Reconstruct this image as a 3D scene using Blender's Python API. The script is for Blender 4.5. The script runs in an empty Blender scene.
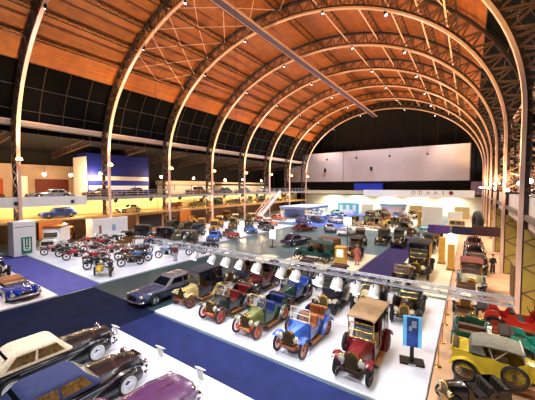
import bpy, math, random
from mathutils import Vector, Matrix, Euler
PI = math.pi
sin, cos = math.sin, math.cos
rng = random.Random(7)
SC = bpy.context.scene
COL = SC.collection

# ------------------------------------------------------------------ materials
def lin(c):
    return tuple(((v / 255) / 12.92 if v <= 10 else (((v / 255) + .055) / 1.055) ** 2.4) for v in c)

_mats = {}
def mat(name, rgb, rough=.5, metal=0., var=0., scale=6., coat=0., emit=0., bump=0.):
    if name in _mats:
        return _mats[name]
    m = bpy.data.materials.new(name); m.use_nodes = True
    nt = m.node_tree; b = nt.nodes['Principled BSDF']
    c = (*lin(rgb), 1)
    b.inputs['Base Color'].default_value = c
    b.inputs['Roughness'].default_value = rough
    b.inputs['Metallic'].default_value = metal
    b.inputs['Coat Weight'].default_value = coat
    b.inputs['Coat Roughness'].default_value = .08
    if emit:
        b.inputs['Emission Color'].default_value = c
        b.inputs['Emission Strength'].default_value = emit
    if var or bump:
        tc = nt.nodes.new('ShaderNodeTexCoord')
        n = nt.nodes.new('ShaderNodeTexNoise'); n.inputs['Scale'].default_value = scale
        n.inputs['Detail'].default_value = 4
        nt.links.new(tc.outputs['Object'], n.inputs['Vector'])
        if var:
            r = nt.nodes.new('ShaderNodeValToRGB')
            r.color_ramp.elements[0].position = .3; r.color_ramp.elements[1].position = .7
            r.color_ramp.elements[0].color = tuple(max(0, v * (1 - var)) for v in c[:3]) + (1,)
            r.color_ramp.elements[1].color = tuple(min(1, v * (1 + var)) for v in c[:3]) + (1,)
            nt.links.new(n.outputs['Fac'], r.inputs['Fac'])
            nt.links.new(r.outputs['Color'], b.inputs['Base Color'])
        if bump:
            bp = nt.nodes.new('ShaderNodeBump'); bp.inputs['Strength'].default_value = bump
            nt.links.new(n.outputs['Fac'], bp.inputs['Height'])
            nt.links.new(bp.outputs['Normal'], b.inputs['Normal'])
    _mats[name] = m
    return m

def glass(name, rgb=(235, 245, 250), alpha=.3):
    if name in _mats: return _mats[name]
    m = bpy.data.materials.new(name); m.use_nodes = True
    nt = m.node_tree; nt.nodes.clear()
    o = nt.nodes.new('ShaderNodeOutputMaterial'); mx = nt.nodes.new('ShaderNodeMixShader')
    t = nt.nodes.new('ShaderNodeBsdfTransparent'); g = nt.nodes.new('ShaderNodeBsdfPrincipled')
    g.inputs['Base Color'].default_value = (*lin(rgb), 1); g.inputs['Roughness'].default_value = .05
    mx.inputs[0].default_value = alpha
    nt.links.new(t.outputs[0], mx.inputs[1]); nt.links.new(g.outputs[0], mx.inputs[2]); nt.links.new(mx.outputs[0], o.inputs[0])
    _mats[name] = m
    return m

def paint(rgb):
    return mat('car_paint_%02x%02x%02x' % tuple(int(v) for v in rgb), tuple(v * .9 for v in rgb), .25, 0, .2, 2., coat=.45)
def fabric(rgb):
    return mat('hood_cloth_%02x%02x%02x' % tuple(int(v) for v in rgb), rgb, .85, 0, .2, 9., bump=.15)
def leather(rgb):
    return mat('leather_%02x%02x%02x' % tuple(int(v) for v in rgb), rgb, .45, 0, .25, 14., bump=.2)

TYRE = mat('tyre_rubber', (26, 25, 26), .75, 0, .3, 20)
WHITEW = mat('whitewall_rubber', (225, 222, 215), .6, 0, .08, 20)
CHROME = mat('chrome', (215, 218, 225), .12, 1.)
BRASS = mat('polished_brass', (226, 184, 96), .2, 1., .15, 10)
DARKM = mat('dark_metal', (38, 34, 32), .45, .6, .3, 8)
DARKG = mat('dark_window_glass', (16, 18, 24), .06, 0, coat=.5)
GLASS = glass('clear_windscreen_glass', (120, 135, 140), .16)
LENS = mat('headlamp_lens', (240, 235, 215), .08, .3)
WOODY = mat('varnished_wood', (150, 98, 52), .4, 0, .35, 5)

# ------------------------------------------------------------------ mesh builder
class MB:
    def __init__(s): s.v, s.f, s.m = [], [], []
    def add(s, vs, fs, mi=0):
        b = len(s.v); s.v += [tuple(v) for v in vs]
        s.f += [tuple(b + i for i in f) for f in fs]; s.m += [mi] * len(fs)
        return s
    def box(s, c, d, rot=None, ch=0., mi=0):
        x, y, z = d[0] / 2, d[1] / 2, d[2] / 2
        if ch <= 0:
            vs = [Vector((a * x, b * y, e * z)) for a in (-1, 1) for b in (-1, 1) for e in (-1, 1)]
            fs = [(0, 1, 3, 2), (4, 6, 7, 5), (0, 4, 5, 1), (2, 3, 7, 6), (0, 2, 6, 4), (1, 5, 7, 3)]
        else:
            ch = min(ch, x * .95, y * .95, z * .95); vs = []
            idx = {}
            for a in (-1, 1):
                for b in (-1, 1):
                    for e in (-1, 1):
                        for k in range(3):
                            q = [a * x, b * y, e * z]
                            for j in range(3):
                                if j != k: q[j] -= (a, b, e)[j] * ch
                            idx[a, b, e, k] = len(vs); vs.append(Vector(q))
            fs = []
            S = (-1, 1)
            for k in range(3):
                i, j = [t for t in range(3) if t != k]
                for sg in S:
                    def g(p, q):
                        t = [0, 0, 0]; t[k] = sg; t[i] = p; t[j] = q
                        return idx[(*t, k)]
                    fs.append((g(-1, -1), g(1, -1), g(1, 1), g(-1, 1)))
                for p in S:
                    for q in S:
                        def h(sg, kk):
                            t = [0, 0, 0]; t[k] = sg; t[i] = p; t[j] = q
                            return idx[(*t, kk)]
                        fs.append((h(-1, i), h(1, i), h(1, j), h(-1, j)))
            for a in S:
                for b in S:
                    for e in S: fs.append(tuple(idx[a, b, e, k] for k in range(3)))
        M = Euler(rot).to_matrix() if rot else None
        s.add([(M @ v if M else v) + Vector(c) for v in vs], fs, mi)
        return s
    def tube(s, p0, p1, r, n=6, r1=None, mi=0):
        p0, p1 = Vector(p0), Vector(p1); d = p1 - p0
        if d.length < 1e-6: return s
        d.normalize(); a = d.orthogonal().normalized(); b = d.cross(a); r1 = r if r1 is None else r1
        vs = [p0 + (a * cos(2 * PI * i / n) + b * sin(2 * PI * i / n)) * r for i in range(n)] + \
             [p1 + (a * cos(2 * PI * i / n) + b * sin(2 * PI * i / n)) * r1 for i in range(n)]
        fs = [(i, (i + 1) % n, n + (i + 1) % n, n + i) for i in range(n)] + [tuple(range(n))[::-1], tuple(range(n, 2 * n))]
        return s.add(vs, fs, mi)
    def bar(s, p0, p1, w, h, up=(0, 0, 1), mi=0):
        p0, p1 = Vector(p0), Vector(p1); d = (p1 - p0).normalized(); u = Vector(up)
        a = d.cross(u)
        a = a.normalized() if a.length > 1e-4 else d.orthogonal().normalized()
        b = a.cross(d)
        q = [(-1, -1), (1, -1), (1, 1), (-1, 1)]
        vs = [p + a * (i * w / 2) + b * (j * h / 2) for p in (p0, p1) for i, j in q]
        return s.add(vs, [(0, 1, 2, 3), (7, 6, 5, 4), (0, 4, 5, 1), (1, 5, 6, 2), (2, 6, 7, 3), (3, 7, 4, 0)], mi)
    def path(s, pts, r, n=6, closed=False, mi=0):
        pts = [Vector(p) for p in pts]; rings = []; N = len(pts)
        ref = None
        for i, p in enumerate(pts):
            if closed: t = pts[(i + 1) % N] - pts[i - 1]
            else: t = pts[min(i + 1, N - 1)] - pts[max(i - 1, 0)]
            t.normalize()
            a = t.orthogonal().normalized() if ref is None else (ref - t * ref.dot(t)).normalized()
            ref = a; b = t.cross(a)
            rings.append([p + (a * cos(2 * PI * k / n) + b * sin(2 * PI * k / n)) * r for k in range(n)])
        return s.loft(rings, not closed, closed, mi)
    def loft(s, rings, cap=True, closed=False, mi=0):
        n = len(rings[0]); vs = [v for r in rings for v in r]; fs = []
        R = len(rings)
        for i in range(R if closed else R - 1):
            j = (i + 1) % R
            for k in range(n):
                l = (k + 1) % n
                fs.append((i * n + k, i * n + l, j * n + l, j * n + k))
        if cap: fs += [tuple(range(n))[::-1], tuple((R - 1) * n + k for k in range(n))]
        return s.add(vs, fs, mi)
    def lathe(s, prof, c=(0, 0, 0), axis='z', n=16, mi=0, cap=True):
        rings = []
        for r, h in prof:
            rg = []
            for k in range(n):
                a = 2 * PI * k / n; p, q = r * cos(a), r * sin(a)
                v = {'z': (p, q, h), 'x': (h, p, q), 'y': (q, h, p)}[axis]
                rg.append(Vector(v) + Vector(c))
            rings.append(rg)
        return s.loft(rings, cap, False, mi)
    def prism(s, poly, x0, x1, mi=0):          # polygon in (y, z) swept along x
        n = len(poly)
        vs = [(x0, y, z) for y, z in poly] + [(x1, y, z) for y, z in poly]
        fs = [tuple(range(n)), tuple(range(n, 2 * n))[::-1]] + [(i, n + i, n + (i + 1) % n, (i + 1) % n) for i in range(n)]
        return s.add(vs, fs, mi)
    def sheet(s, pts, x0, x1, t=.02, crown=0., mi=0):   # curved sheet following (y, z) points, thickness t
        N = len(pts); rings = []
        for i, (y, z) in enumerate(pts):
            a, b = pts[max(i - 1, 0)], pts[min(i + 1, N - 1)]
            ty, tz = b[0] - a[0], b[1] - a[1]; l = math.hypot(ty, tz) or 1; ny, nz = -tz / l, ty / l
            if nz < 0 and abs(nz) > abs(ny): ny, nz = -ny, -nz
            xm = (x0 + x1) / 2
            rings.append([(x0, y, z), (xm, y + ny * crown, z + nz * crown), (x1, y, z),
                          (x1, y - ny * t, z - nz * t), (xm, y + ny * (crown - t), z + nz * (crown - t)), (x0, y - ny * t, z - nz * t)])
        return s.loft(rings, True, False, mi)
    def ball(s, c, r, n=10, m=6, mi=0):
        rx, ry, rz = r if isinstance(r, tuple) else (r, r, r)
        rings = []
        for i in range(m + 1):
            t = PI * (i + .02 * (i == 0) - .02 * (i == m)) / m
            rings.append([(c[0] + rx * sin(t) * cos(2 * PI * k / n), c[1] + ry * sin(t) * sin(2 * PI * k / n), c[2] + rz * cos(t)) for k in range(n)])
        return s.loft(rings)
    def mesh(s, name, mats, smooth=35):
        me = bpy.data.meshes.new(name); me.from_pydata(s.v, [], s.f)
        for m in (mats if isinstance(mats, (list, tuple)) else [mats]): me.materials.append(m)
        if any(s.m): me.polygons.foreach_set('material_index', s.m)
        import bmesh
        bm = bmesh.new(); bm.from_mesh(me); bmesh.ops.recalc_face_normals(bm, faces=bm.faces); bm.to_mesh(me); bm.free()
        if smooth:
            me.polygons.foreach_set('use_smooth', [True] * len(me.polygons))
            me.set_sharp_from_angle(angle=math.radians(smooth))
        return me
    def build(s, name, mats, parent=None, loc=None, rot=None, smooth=35, label=None):
        return link(name, s.mesh(name, mats, smooth), parent, loc, rot, label)

def link(name, data, parent=None, loc=None, rot=None, label=None):
    o = bpy.data.objects.new(name, data); COL.objects.link(o)
    if parent is not None: o.parent = parent
    if loc is not None: o.location = loc
    if rot is not None: o.rotation_euler = rot
    if label: o['label'] = label
    return o

def thing(name, label, cat, loc=(0, 0, 0), rz=0., group=None):
    o = bpy.data.objects.new(name, None); COL.objects.link(o)
    o.location = loc; o.rotation_euler = (0, 0, math.radians(rz)); o.empty_display_size = .3
    return tag(o, label, cat, group)
def tag(o, label, cat, group=None):
    o['label'] = label; o['category'] = cat
    if group: o['group'] = group
    return o
def struct(o):
    o['kind'] = 'structure'; return o
# ------------------------------------------------------------------ wheels
_wheel = {}
def wheel_meshes(R, w, style, col, lod):
    k = (R, w, style, col, lod)
    if k in _wheel: return _wheel[k]
    n = (28, 18, 12)[lod]; tr = w / 2
    if style in ('solid', 'white'):
        pr = R * .62
        prof = [(pr, -tr * .8), (R * .9, -tr), (R * .98, -tr * .7), (R, 0), (R * .98, tr * .7), (R * .9, tr), (pr, tr * .8)]
    else:
        pr = R * .80
        prof = [(pr, -tr * .7), (R * .9, -tr), (R * .98, -tr * .6), (R, 0), (R * .98, tr * .6), (R * .9, tr), (pr, tr * .7), (pr, -tr * .7)]
    t = MB().lathe(prof, axis='x', n=n, cap=False)
    if style == 'white':
        for sg in (-1, 1):
            t.lathe([(R * .62, sg * tr * .86), (R * .66, sg * tr * 1.02), (R * .86, sg * tr * 1.06), (R * .88, sg * tr * .98)], axis='x', n=n, cap=False, mi=1)
    tm = t.mesh('wheel', [TYRE, WHITEW])
    h = MB()
    if style in ('solid', 'white'):
        for sg in (-1, 1):
            h.lathe([(R * .64, sg * tr * .7), (R * .6, sg * tr * .9), (R * .42, sg * tr * .75), (R * .3, sg * tr * 1.0), (R * .1, sg * tr * 1.1)], axis='x', n=n)
    else:
        h.lathe([(pr, -tr * .6), (pr, tr * .6), (pr * .88, tr * .6), (pr * .88, -tr * .6), (pr, -tr * .6)], axis='x', n=n, cap=False)
        h.lathe([(R * .05, -tr * 1.5), (R * .17, -tr * 1.3), (R * .2, 0), (R * .17, tr * 1.3), (R * .05, tr * 1.5)], axis='x', n=max(8, n // 2))
        ns = (12, 10, 8)[lod]; sr = R * (.05 if style == 'wood' else .022)
        for i in range(ns):
            a = 2 * PI * i / ns
            h.tube((0, R * .15 * cos(a), R * .15 * sin(a)), (0, pr * .9 * cos(a), pr * .9 * sin(a)), sr, 5)
    hm = h.mesh('wheel_disc' if style in ('solid', 'white') else 'spoked_rim', col)
    _wheel[k] = (tm, hm)
    return _wheel[k]

def wheel(root, x, y, R, w, style, col, lod, steer=0.):
    tm, hm = wheel_meshes(R, w, style, col, lod)
    o = link('wheel', tm, root, (x, y, R), (0, 0, steer))
    link(hm.name.split('.')[0], hm, o)
    return o

def arc(yc, zc, r, a0, a1, n=8, ry=None):
    return [(yc + (ry or r) * cos(math.radians(a0 + (a1 - a0) * i / n)), zc + r * sin(math.radians(a0 + (a1 - a0) * i / n))) for i in range(n + 1)]

def hoodring(y, hw, z0, z1, ch=.35):
    zs = z0 + (z1 - z0) * (1 - ch)
    return [(-hw, y, z0), (-hw, y, zs), (-hw * .72, y, z1 - (z1 - z0) * ch * .22), (-hw * .3, y, z1), (hw * .3, y, z1),
            (hw * .72, y, z1 - (z1 - z0) * ch * .22), (hw, y, zs), (hw, y, z0)]

# ------------------------------------------------------------------ pre-war car with separate wings, front towards -y
def vintage(label, x, y, rz, body=(90, 20, 20), fend=None, hoodc=None, top=(60, 55, 50), seat=(90, 55, 35), wheelc=None, roof='open',
            wb=2.7, hood_k=.36, wings=True, door=True, track=1.36, R=.42, H=2.1, style='wood', metal=BRASS, lod=1, z=0., name='vintage_car', cat='vintage car', group=None,
            rback=0., spare=False, screen=True, trim=None, lamp=.15):
    root = thing(name, label, cat, (x, y, z), rz, group)
    fend = fend or body; hoodc = hoodc or body
    P, F, HD = paint(body), paint(fend), paint(hoodc)
    WC = wheelc if isinstance(wheelc, bpy.types.Material) else (paint(wheelc) if wheelc else WOODY)
    f, r = -wb / 2, wb / 2; t = track / 2
    zc = R + .12                               # top of chassis
    # chassis: rails, cross members, axles
    m = MB()
    for sx in (-1, 1):
        m.box((sx * .36, 0, zc - .05), (.07, wb + .75, .1))
        for yy in (f, r): m.sheet([(yy - .45, zc - .04), (yy - .2, zc - .14), (yy, zc - .17), (yy + .2, zc - .14), (yy + .45, zc - .04)], sx * .36 - .03, sx * .36 + .03, .03)
    for yy in (f - .33, 0, r + .33): m.box((0, yy, zc - .05), (.74, .06, .08))
    for yy in (f, r): m.tube((-t, yy, R), (t, yy, R), .045, 6)
    m.build('chassis', WC if (lod == 0 and wheelc) else DARKM, root)
    for sx in (-1, 1):
        wheel(root, sx * t, f, R, .13, style, WC, lod, .0)
        wheel(root, sx * t, r, R, .13, style, WC, lod)
    # wings and running boards
    for sx in ((-1, 1) if wings else ()):
        w = .15
        pts = arc(f, R, R + .1, 128, 40, 8)
        pts += [(f + R + .32, zc - .12), (f + R + .5, zc - .22)]
        MB().sheet(pts, sx * t - w, sx * t + w, .02, .05).build('mudguard', F, root)
        pts = [(r - R - .42, zc - .22), (r - R - .28, zc - .12)] + arc(r, R, R + .1, 150, 15, 8)
        MB().sheet(pts, sx * t - w, sx * t + w, .02, .05).build('mudguard', F, root)
        MB().box((sx * (t - .06), 0, zc - .24), (.3, wb - 2 * R - .75, .04), ch=.01).build('running_board', DARKM if lod else WOODY, root)
    # radiator, bonnet, lamps
    fy = f - .12; hl = wb * hood_k; hz = zc + .62; sy = fy + hl
    m = MB().loft([hoodring(fy - .06, .3, zc - .12, hz), hoodring(fy + .06, .3, zc - .12, hz)])
    rad = m.build('radiator', metal, root)
    MB().loft([hoodring(fy - .075, .235, zc - .02, hz - .1), hoodring(fy - .05, .235, zc - .02, hz - .1)]).build('radiator_core', mat('brass_honeycomb', (104, 84, 50), .35, .8, .4, 60) if lod < 2 else DARKM, rad)
    if lod < 2: MB().lathe([(.05, 0), (.05, .04), (.03, .06), (.02, .11), (.0, .12)], (0, fy, hz), n=8).build('radiator_cap', metal, rad)
    bw = .62                                    # half body width
    MB().loft([hoodring(fy + .06, .29, zc - .04, hz - .01), hoodring(sy - .2, .38, zc - .04, hz + .04), hoodring(sy, .52, zc - .04, hz + .1)]).build('bonnet', HD, root)
    for sx in (-1, 1):
        lm = MB().lathe([(.02, .16), (lamp * .6, .14), (lamp, .02), (lamp * 1.08, -.02), (lamp, -.05)], (sx * .42, fy - .05, zc + .32), 'y', 14 if lod == 0 else 10)
        lm.tube((sx * .42, fy + .02, zc + .2), (sx * .36, fy + .02, zc - .05), .02, 5)
        l = lm.build('headlamp', metal, root)
        if lod < 2: MB().lathe([(lamp * .9, -.052), (lamp * .5, -.075), (.01, -.08)], (sx * .42, fy - .05, zc + .32), 'y', 12).build('lens', LENS, l)
    # body tub
    by = r + .42; zf = zc - .04; zh = zc + .62
    if roof == 'saloon':
        m = MB()
        def ring(y, hw, zt): return [(-hw, y, zf), (-hw, y, zt - .05), (-hw + .04, y, zt), (hw - .04, y, zt), (hw, y, zt - .05), (hw, y, zf)]
        m.loft([ring(sy, .54, hz + .1), ring(sy + .25, bw, zh + .02), ring(r, bw, zh + .02), ring(by, bw - .1, zh - .08)])
        m.build('body', P, root)
    else:
        zd = zh - (.28 if door else .06)
        side = [(sy - .02, zf), (sy - .02, hz + .08), (sy + .12, hz + .06), (sy + .25, zd), (sy + .8, zd), (sy + .95, zh), (sy + 1.15, zh), (sy + 1.3, zd + .03),
                (r - .28, zd + .03), (r - .1, zh + .06), (by - .05, zh + .08), (by + .06, zf + .25), (by - .1, zf)]
        m = MB()
        for sx in (-1, 1): m.prism(side, sx * bw, sx * (bw - .05))
        m.box((0, by - .02, (zf + zh) / 2 + .08), (2 * bw - .06, .06, zh - zf + .02), (-.08, 0, 0))
        m.box((0, (sy + by) / 2, zf + .02), (2 * bw - .04, by - sy - .05, .05))
        m.box((0, sy + .02, (zf + hz) / 2), (1.08, .05, hz - zf + .1))
        m.build('body', P, root)
        S = leather(seat)
        for yy in ((sy + .72), (r + .02)):
            s_ = MB().box((0, yy, zf + .3), (2 * bw - .16, .5, .16), ch=.05).box((0, yy + .3, zf + .55), (2 * bw - .16, .16, .52), (-.15, 0, 0), ch=.05)
            for k in range(-2, 3) if lod == 0 else (): s_.box((k * .21, yy + .2, zf + .57), (.16, .06, .42), (-.15, 0, 0), ch=.025)
            s_.build('seat', S, root)
        st = MB().path([(.3 + .19 * cos(2 * PI * i / 14), sy + .32 + .07 * sin(2 * PI * i / 14), zh + .13 + .18 * sin(2 * PI * i / 14)) for i in range(14)], .018, 5, True)
        st.tube((.3, sy + .05, zh - .2), (.3, sy + .32, zh + .13), .02, 5).bar((.12, sy + .32, zh + .13), (.48, sy + .32, zh + .13), .02, .02)
        st.build('steering_wheel', DARKM, root)
    TM = trim or metal
    zr = H
    if screen:
        zt = min(zr - .04, zh + .72); zb = hz + .1
        m = MB(); ys, yt = sy + .03, sy + .1
        for sx in (-1, 1): m.tube((sx * .52, ys, zb), (sx * .52, yt, zt), .025, 6)
        for k in (0, .5, 1): m.tube((-.52, ys + (yt - ys) * k, zb + (zt - zb) * k), (.52, ys + (yt - ys) * k, zb + (zt - zb) * k), .022, 6)
        ws = m.build('windscreen', TM, root)
        MB().prism([(ys - .004, zb), (ys + .004, zb), (yt + .004, zt), (yt - .004, zt)], -.51, .51).build('windscreen_glass', GLASS, ws)
    FB = fabric(top)
    def roofring(y, hw, zt, th=.05, drop=.07):
        up = [(-hw, zt - drop), (-hw * .8, zt - drop * .35), (-hw * .4, zt - .01), (hw * .4, zt - .01), (hw * .8, zt - drop * .35), (hw, zt - drop)]
        return [(a, y, b) for a, b in up] + [(a, y, b - th) for a, b in up[::-1]]
    if roof == 'canopy':
        MB().loft([roofring(sy - .1, .64, zr - .02), roofring(0.4, .66, zr + .02), roofring(by + .05, .64, zr - .02)]).build('roof', FB, root)
        for sx in (-1, 1):
            for yy in (sy + .1, sy + 1.05, by - .1): MB().tube((sx * .58, yy, zh - .06), (sx * .58, yy, zr - .07), .022, 5).build('roof_post', TM, root)
    elif roof == 'soft':
        m = MB().loft([roofring(sy + .05, .6, zr - .06), roofring(sy + .6, .65, zr), roofring(by - .35 - rback, .66, zr - .02), roofring(by + .02 - rback, .63, zr - .16)])
        m.loft([roofring(by - rback, .64, zr - .12, .1), [(a, by - rback + .09, b) for a, _, b in roofring(by, .63, zh + .12, .06, .02)]])
        for sx in (-1, 1):
            m.prism([(r - .05 - rback, zh + .06), (by + .06 - rback, zh + .06), (by + .03 - rback, zr - .2), (r + .1 - rback, zr - .1)], sx * .63, sx * .6)
        m.build('hood_cover', FB, root)
        for sx in (-1, 1):
            MB().tube((sx * .6, sy + .95, zh), (sx * .6, sy + .5, zr - .06), .018, 5).tube((sx * .6, sy + 1.0, zh), (sx * .61, r - .1 - rback, zr - .08), .018, 5).build('hood_stay', TM, root)
        if rback > .2: MB().loft([[(-bw + .05, by - rback + .1, zf + .3), (bw - .05, by - rback + .1, zf + .3), (bw - .05, by - rback + .1, zh + .06), (-bw + .05, by - rback + .1, zh + .06)], [(-bw + .08, by, zf + .3), (bw - .08, by, zf + .3), (bw - .08, by, zh - .06), (-bw + .08, by, zh - .06)]]).build('tail_cover', P, root)
    elif roof == 'folded':
        m = MB()
        for k in range(4):
            m.loft([roofring(by + .02 + k * .09, .66 + .01 * k, zh + .22 - .02 * k, .13, .1), roofring(by + .11 + k * .09, .66 + .01 * k, zh + .2 - .02 * k, .13, .1)])
        m.build('folded_hood', FB, root)
    elif roof in ('limo', 'saloon'):
        y0 = sy + (1.0 if roof == 'limo' else .12)
        zt = zr - .1
        def cab(y, hw, z0, z1): return [(-hw, y, z0), (-hw, y, (z0 + z1) / 2), (-hw * .96, y, z1), (hw * .96, y, z1), (hw, y, (z0 + z1) / 2), (hw, y, z0)]
        m = MB().loft([cab(y0, bw - .01, zh - .1, zt), cab(r, bw, zh - .1, zt), cab(by - .05, bw - .03, zh - .1, zt - .02), cab(by + .06, bw - .14, zh - .1, zt - .2)])
        cb = m.build('cabin', P, root)
        MB().loft([roofring(sy - .08, .6, zr - .06), roofring(y0, .66, zr), roofring(r, .67, zr), roofring(by + .02, .6, zr - .1), roofring(by + .14, .5, zr - .22, .08)]).build('roof', FB, root)
        za, zb2 = zh + .1, zt - .1
        spans = [(y0 + .1, y0 + .1 + (r - y0 - .1) * .5 - .04), (y0 + .1 + (r - y0 - .1) * .5 + .04, r - .02)] if (r - y0) > .9 else [(y0 + .1, r)]
        spans.append((r + .06, by - .12))
        for sx in (-1, 1):
            for a, b in spans: MB().box((sx * (bw + .0), (a + b) / 2, (za + zb2) / 2), (.03, b - a, zb2 - za), ch=.012).build('window', DARKG, cb)
        MB().box((0, y0 - .005, (za + zb2) / 2), (1.0, .03, zb2 - za), ch=.012).build('window', DARKG, cb)
        MB().box((0, by + .0, (za + zb2) / 2 + .02), (.6, .06, (zb2 - za) * .55), (.25, 0, 0), ch=.012).build('window', DARKG, cb)
        if roof == 'limo':
            for sx in (-1, 1): MB().tube((sx * .53, sy + .08, hz + .1), (sx * .56, sy - .02, zr - .1), .025, 5).build('roof_post', TM, root)
    if spare:
        for sx in ((1,) if spare == 1 else (-1,) if spare == -1 else (-1, 1)):
            tm, hm = wheel_meshes(R, .13, style, WC, lod)
            o = link('spare_wheel', tm, root, (sx * (bw + .16), sy + .35, zc + .22)); link(hm.name.split('.')[0], hm, o)
    return root

# ------------------------------------------------------------------ full-width car, front towards -y
def sedan(label, x, y, rz, body=(20, 20, 24), top=None, cloth=False, L=4.9, W=1.86, H=1.5, wheelstyle='solid', wheelc=CHROME, R=.35, lod=1, z=0.,
          pontoon=False, cabin=(-.55, 1.75), slope=(.55, .5), name='saloon_car', cat='car', group=None, seat=None, grille=None, hood=None, open_top=False, seatc=(120, 60, 40), glassc=None, wsc=None):
    root = thing(name, label, cat, (x, y, z), rz, group)
    P = paint(body); s = L / 4.9; hw = W / 2
    SG = mat('tinted_window_%d%d' % glassc[:2], glassc, .12, 0, .5, 9., coat=.6) if glassc else DARKG
    WG = mat('tinted_window_%d%d' % wsc[:2], wsc, .12, 0, .3, 6., coat=.6) if wsc else DARKG
    def ring(y, w, zb, zt, sh=.8):
        zs = zb + (zt - zb) * sh; zm = zb + (zt - zb) * .5
        h = [(0, zt), (w * .5, zt - .008), (w * .82, zt - .04), (w * .97, zs), (w, zm), (w * .985, zb + .1), (w * .9, zb)]
        return [(a, y, b) for a, b in h] + [(-a, y, b) for a, b in h[:0:-1]]
    zd = .62 * H + .02
    st = [(-2.45, .6, .38, zd - .26), (-2.4, .78, .3, zd - .16), (-2.2, .9, .26, zd - .09), (-1.6, .97, .24, zd - .03), (-.8, 1, .24, zd), (.4, 1, .24, zd),
          (1.3, 1, .25, zd - .01), (1.95, .95, .27, zd - .06), (2.3, .86, .32, zd - .14), (2.45, .66, .42, zd - .28)]
    if pontoon: st = [(a, b * (.62 if a < -1.9 else .7 if a < -1.2 else .9 if a < -.6 else 1), c, d + (.05 if a < -1 else 0)) for a, b, c, d in st]
    MB().loft([ring(a * s, b * hw, c, d) for a, b, c, d in st]).build('body', P, root)
    fy, ry = -1.5 * s, 1.45 * s; tx = hw - .1
    if pontoon:
        for sx in (-1, 1):
            def pr(y, w, h): return [(sx * tx * .94 + w * cos(2 * PI * k / 12) * .5, y, .36 + h * sin(2 * PI * k / 12) * (.62 if sin(2 * PI * k / 12) < 0 else 1)) for k in range(12)]
            MB().loft([pr(fy - .72, .16, .14), pr(fy - .62, .34, .3), pr(fy - .3, .42, .45), pr(fy + .1, .44, .48), pr(fy + .6, .4, .36), pr(fy + 1.2, .3, .16), pr(fy + 1.5, .16, .06)]).build('front_wing', P, root)
            MB().loft([pr(ry - .7, .2, .2), pr(ry - .3, .36, .42), pr(ry + .1, .38, .46), pr(ry + .6, .32, .34), pr(ry + .85, .16, .14)]).build('rear_wing', P, root)
    for sx in (-1, 1):
        for yy in (fy, ry):
            xo = tx + .06 if not pontoon else tx + .12
            wheel(root, sx * xo, yy, R, .2, wheelstyle, wheelc, lod)
            if not pontoon and lod < 2:
                MB().sheet(arc(yy, R, R + .08, 180, 0, 12), sx * (hw - .22), sx * (hw + .004), .05).build('wheel_arch', TYRE, root)
    # greenhouse
    y0, y1 = cabin[0] * s, cabin[1] * s; a0, a1 = slope
    wb_, wt = hw * .93, hw * .74; zb = zd - .04; zt = H
    def rr(w, ya, yb, zz, n=5, rad=.22):
        pts = []
        for (cx, cy, a) in ((w - rad, ya + rad, -90), (w - rad, yb - rad, 0), (-w + rad, yb - rad, 90), (-w + rad, ya + rad, 180)):
            for i in range(n): 
                t = math.radians(a + 90 * i / (n - 1)); pts.append((cx + rad * cos(t), cy + rad * sin(t), zz))
        return pts
    if not open_top:
        TP = (fabric(top) if cloth else paint(top)) if top else P
        ta, tb = y0 + a0, y1 - a1
        rings = [rr(wb_, y0, y1, zb), rr(wb_ * .97 + wt * .03, y0 + a0 * .1, y1 - a1 * .1, zb + .06)]
        for k in (.4, .75, .93): rings.append(rr(wb_ + (wt - wb_) * k, y0 + a0 * k, y1 - a1 * k ** 1.3, zb + (zt - .05 - zb) * k))
        rings += [rr(wt * .96, ta + .03, tb - .03, zt - .04), rr(wt * .8, ta + .16, tb - .16, zt - .008), rr(wt * .4, ta + .4, tb - .4, zt + .008, 5, .1)]
        cb = MB().loft(rings).build('cabin', TP, root)
        def side(sx, s0, s1, t0, t1):
            vs = []
            for s_, t_ in ((s0, t0), (s1, t0), (s1, t1), (s0, t1)):
                xx = wb_ + (wt - wb_) * t_ + .014; ya, yb = y0 + a0 * t_, y1 - a1 * t_ ** 1.3
                vs.append((sx * xx, ya + (yb - ya) * s_, zb + (zt - .05 - zb) * t_))
            inn = [(v[0] - sx * .05, v[1], v[2]) for v in vs]
            return MB().loft([vs, inn])
        for sx in (-1, 1):
            side(sx, .1, .47, .2, .84).build('window', SG, cb); side(sx, .51, .86, .2, .84).build('window', SG, cb)
        for (yy, aa, sg) in ((y0, a0, -1), (y1, -a1, 1)):
            vs = []
            for u, t_ in ((-1, .14), (1, .14), (1, .86), (-1, .86)):
                w = (wb_ + (wt - wb_) * t_) - .16
                vs.append((u * w, yy + aa * (t_ if sg < 0 else t_ ** 1.3) + sg * .012, zb + (zt - .05 - zb) * t_))
            MB().loft([vs, [(v[0], v[1] - sg * .05, v[2]) for v in vs]]).build('windscreen' if sg < 0 else 'rear_window', WG if sg < 0 else DARKG, cb)
    else:
        S = leather(seatc)
        MB().box((0, (y0 + y1) / 2 - .1, zd - .005), (W * .76, (y1 - y0) * .72, .05), ch=.02).build('cockpit', DARKM, root)
        for yy in (y0 + .75, y0 + 1.55):
            MB().box((0, yy, zd + .06), (W * .68, .45, .14), ch=.05).box((0, yy + .27, zd + .2), (W * .68, .14, .38), (-.2, 0, 0), ch=.05).build('seat', S, root)
        m = MB()
        for sx in (-1, 1): m.tube((sx * W * .38, y0, zd - .02), (sx * W * .34, y0 + .18, zd + .38), .02, 5)
        m.tube((-W * .34, y0 + .18, zd + .38), (W * .34, y0 + .18, zd + .38), .02, 5)
        ws = m.build('windscreen', CHROME, root)
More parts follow.
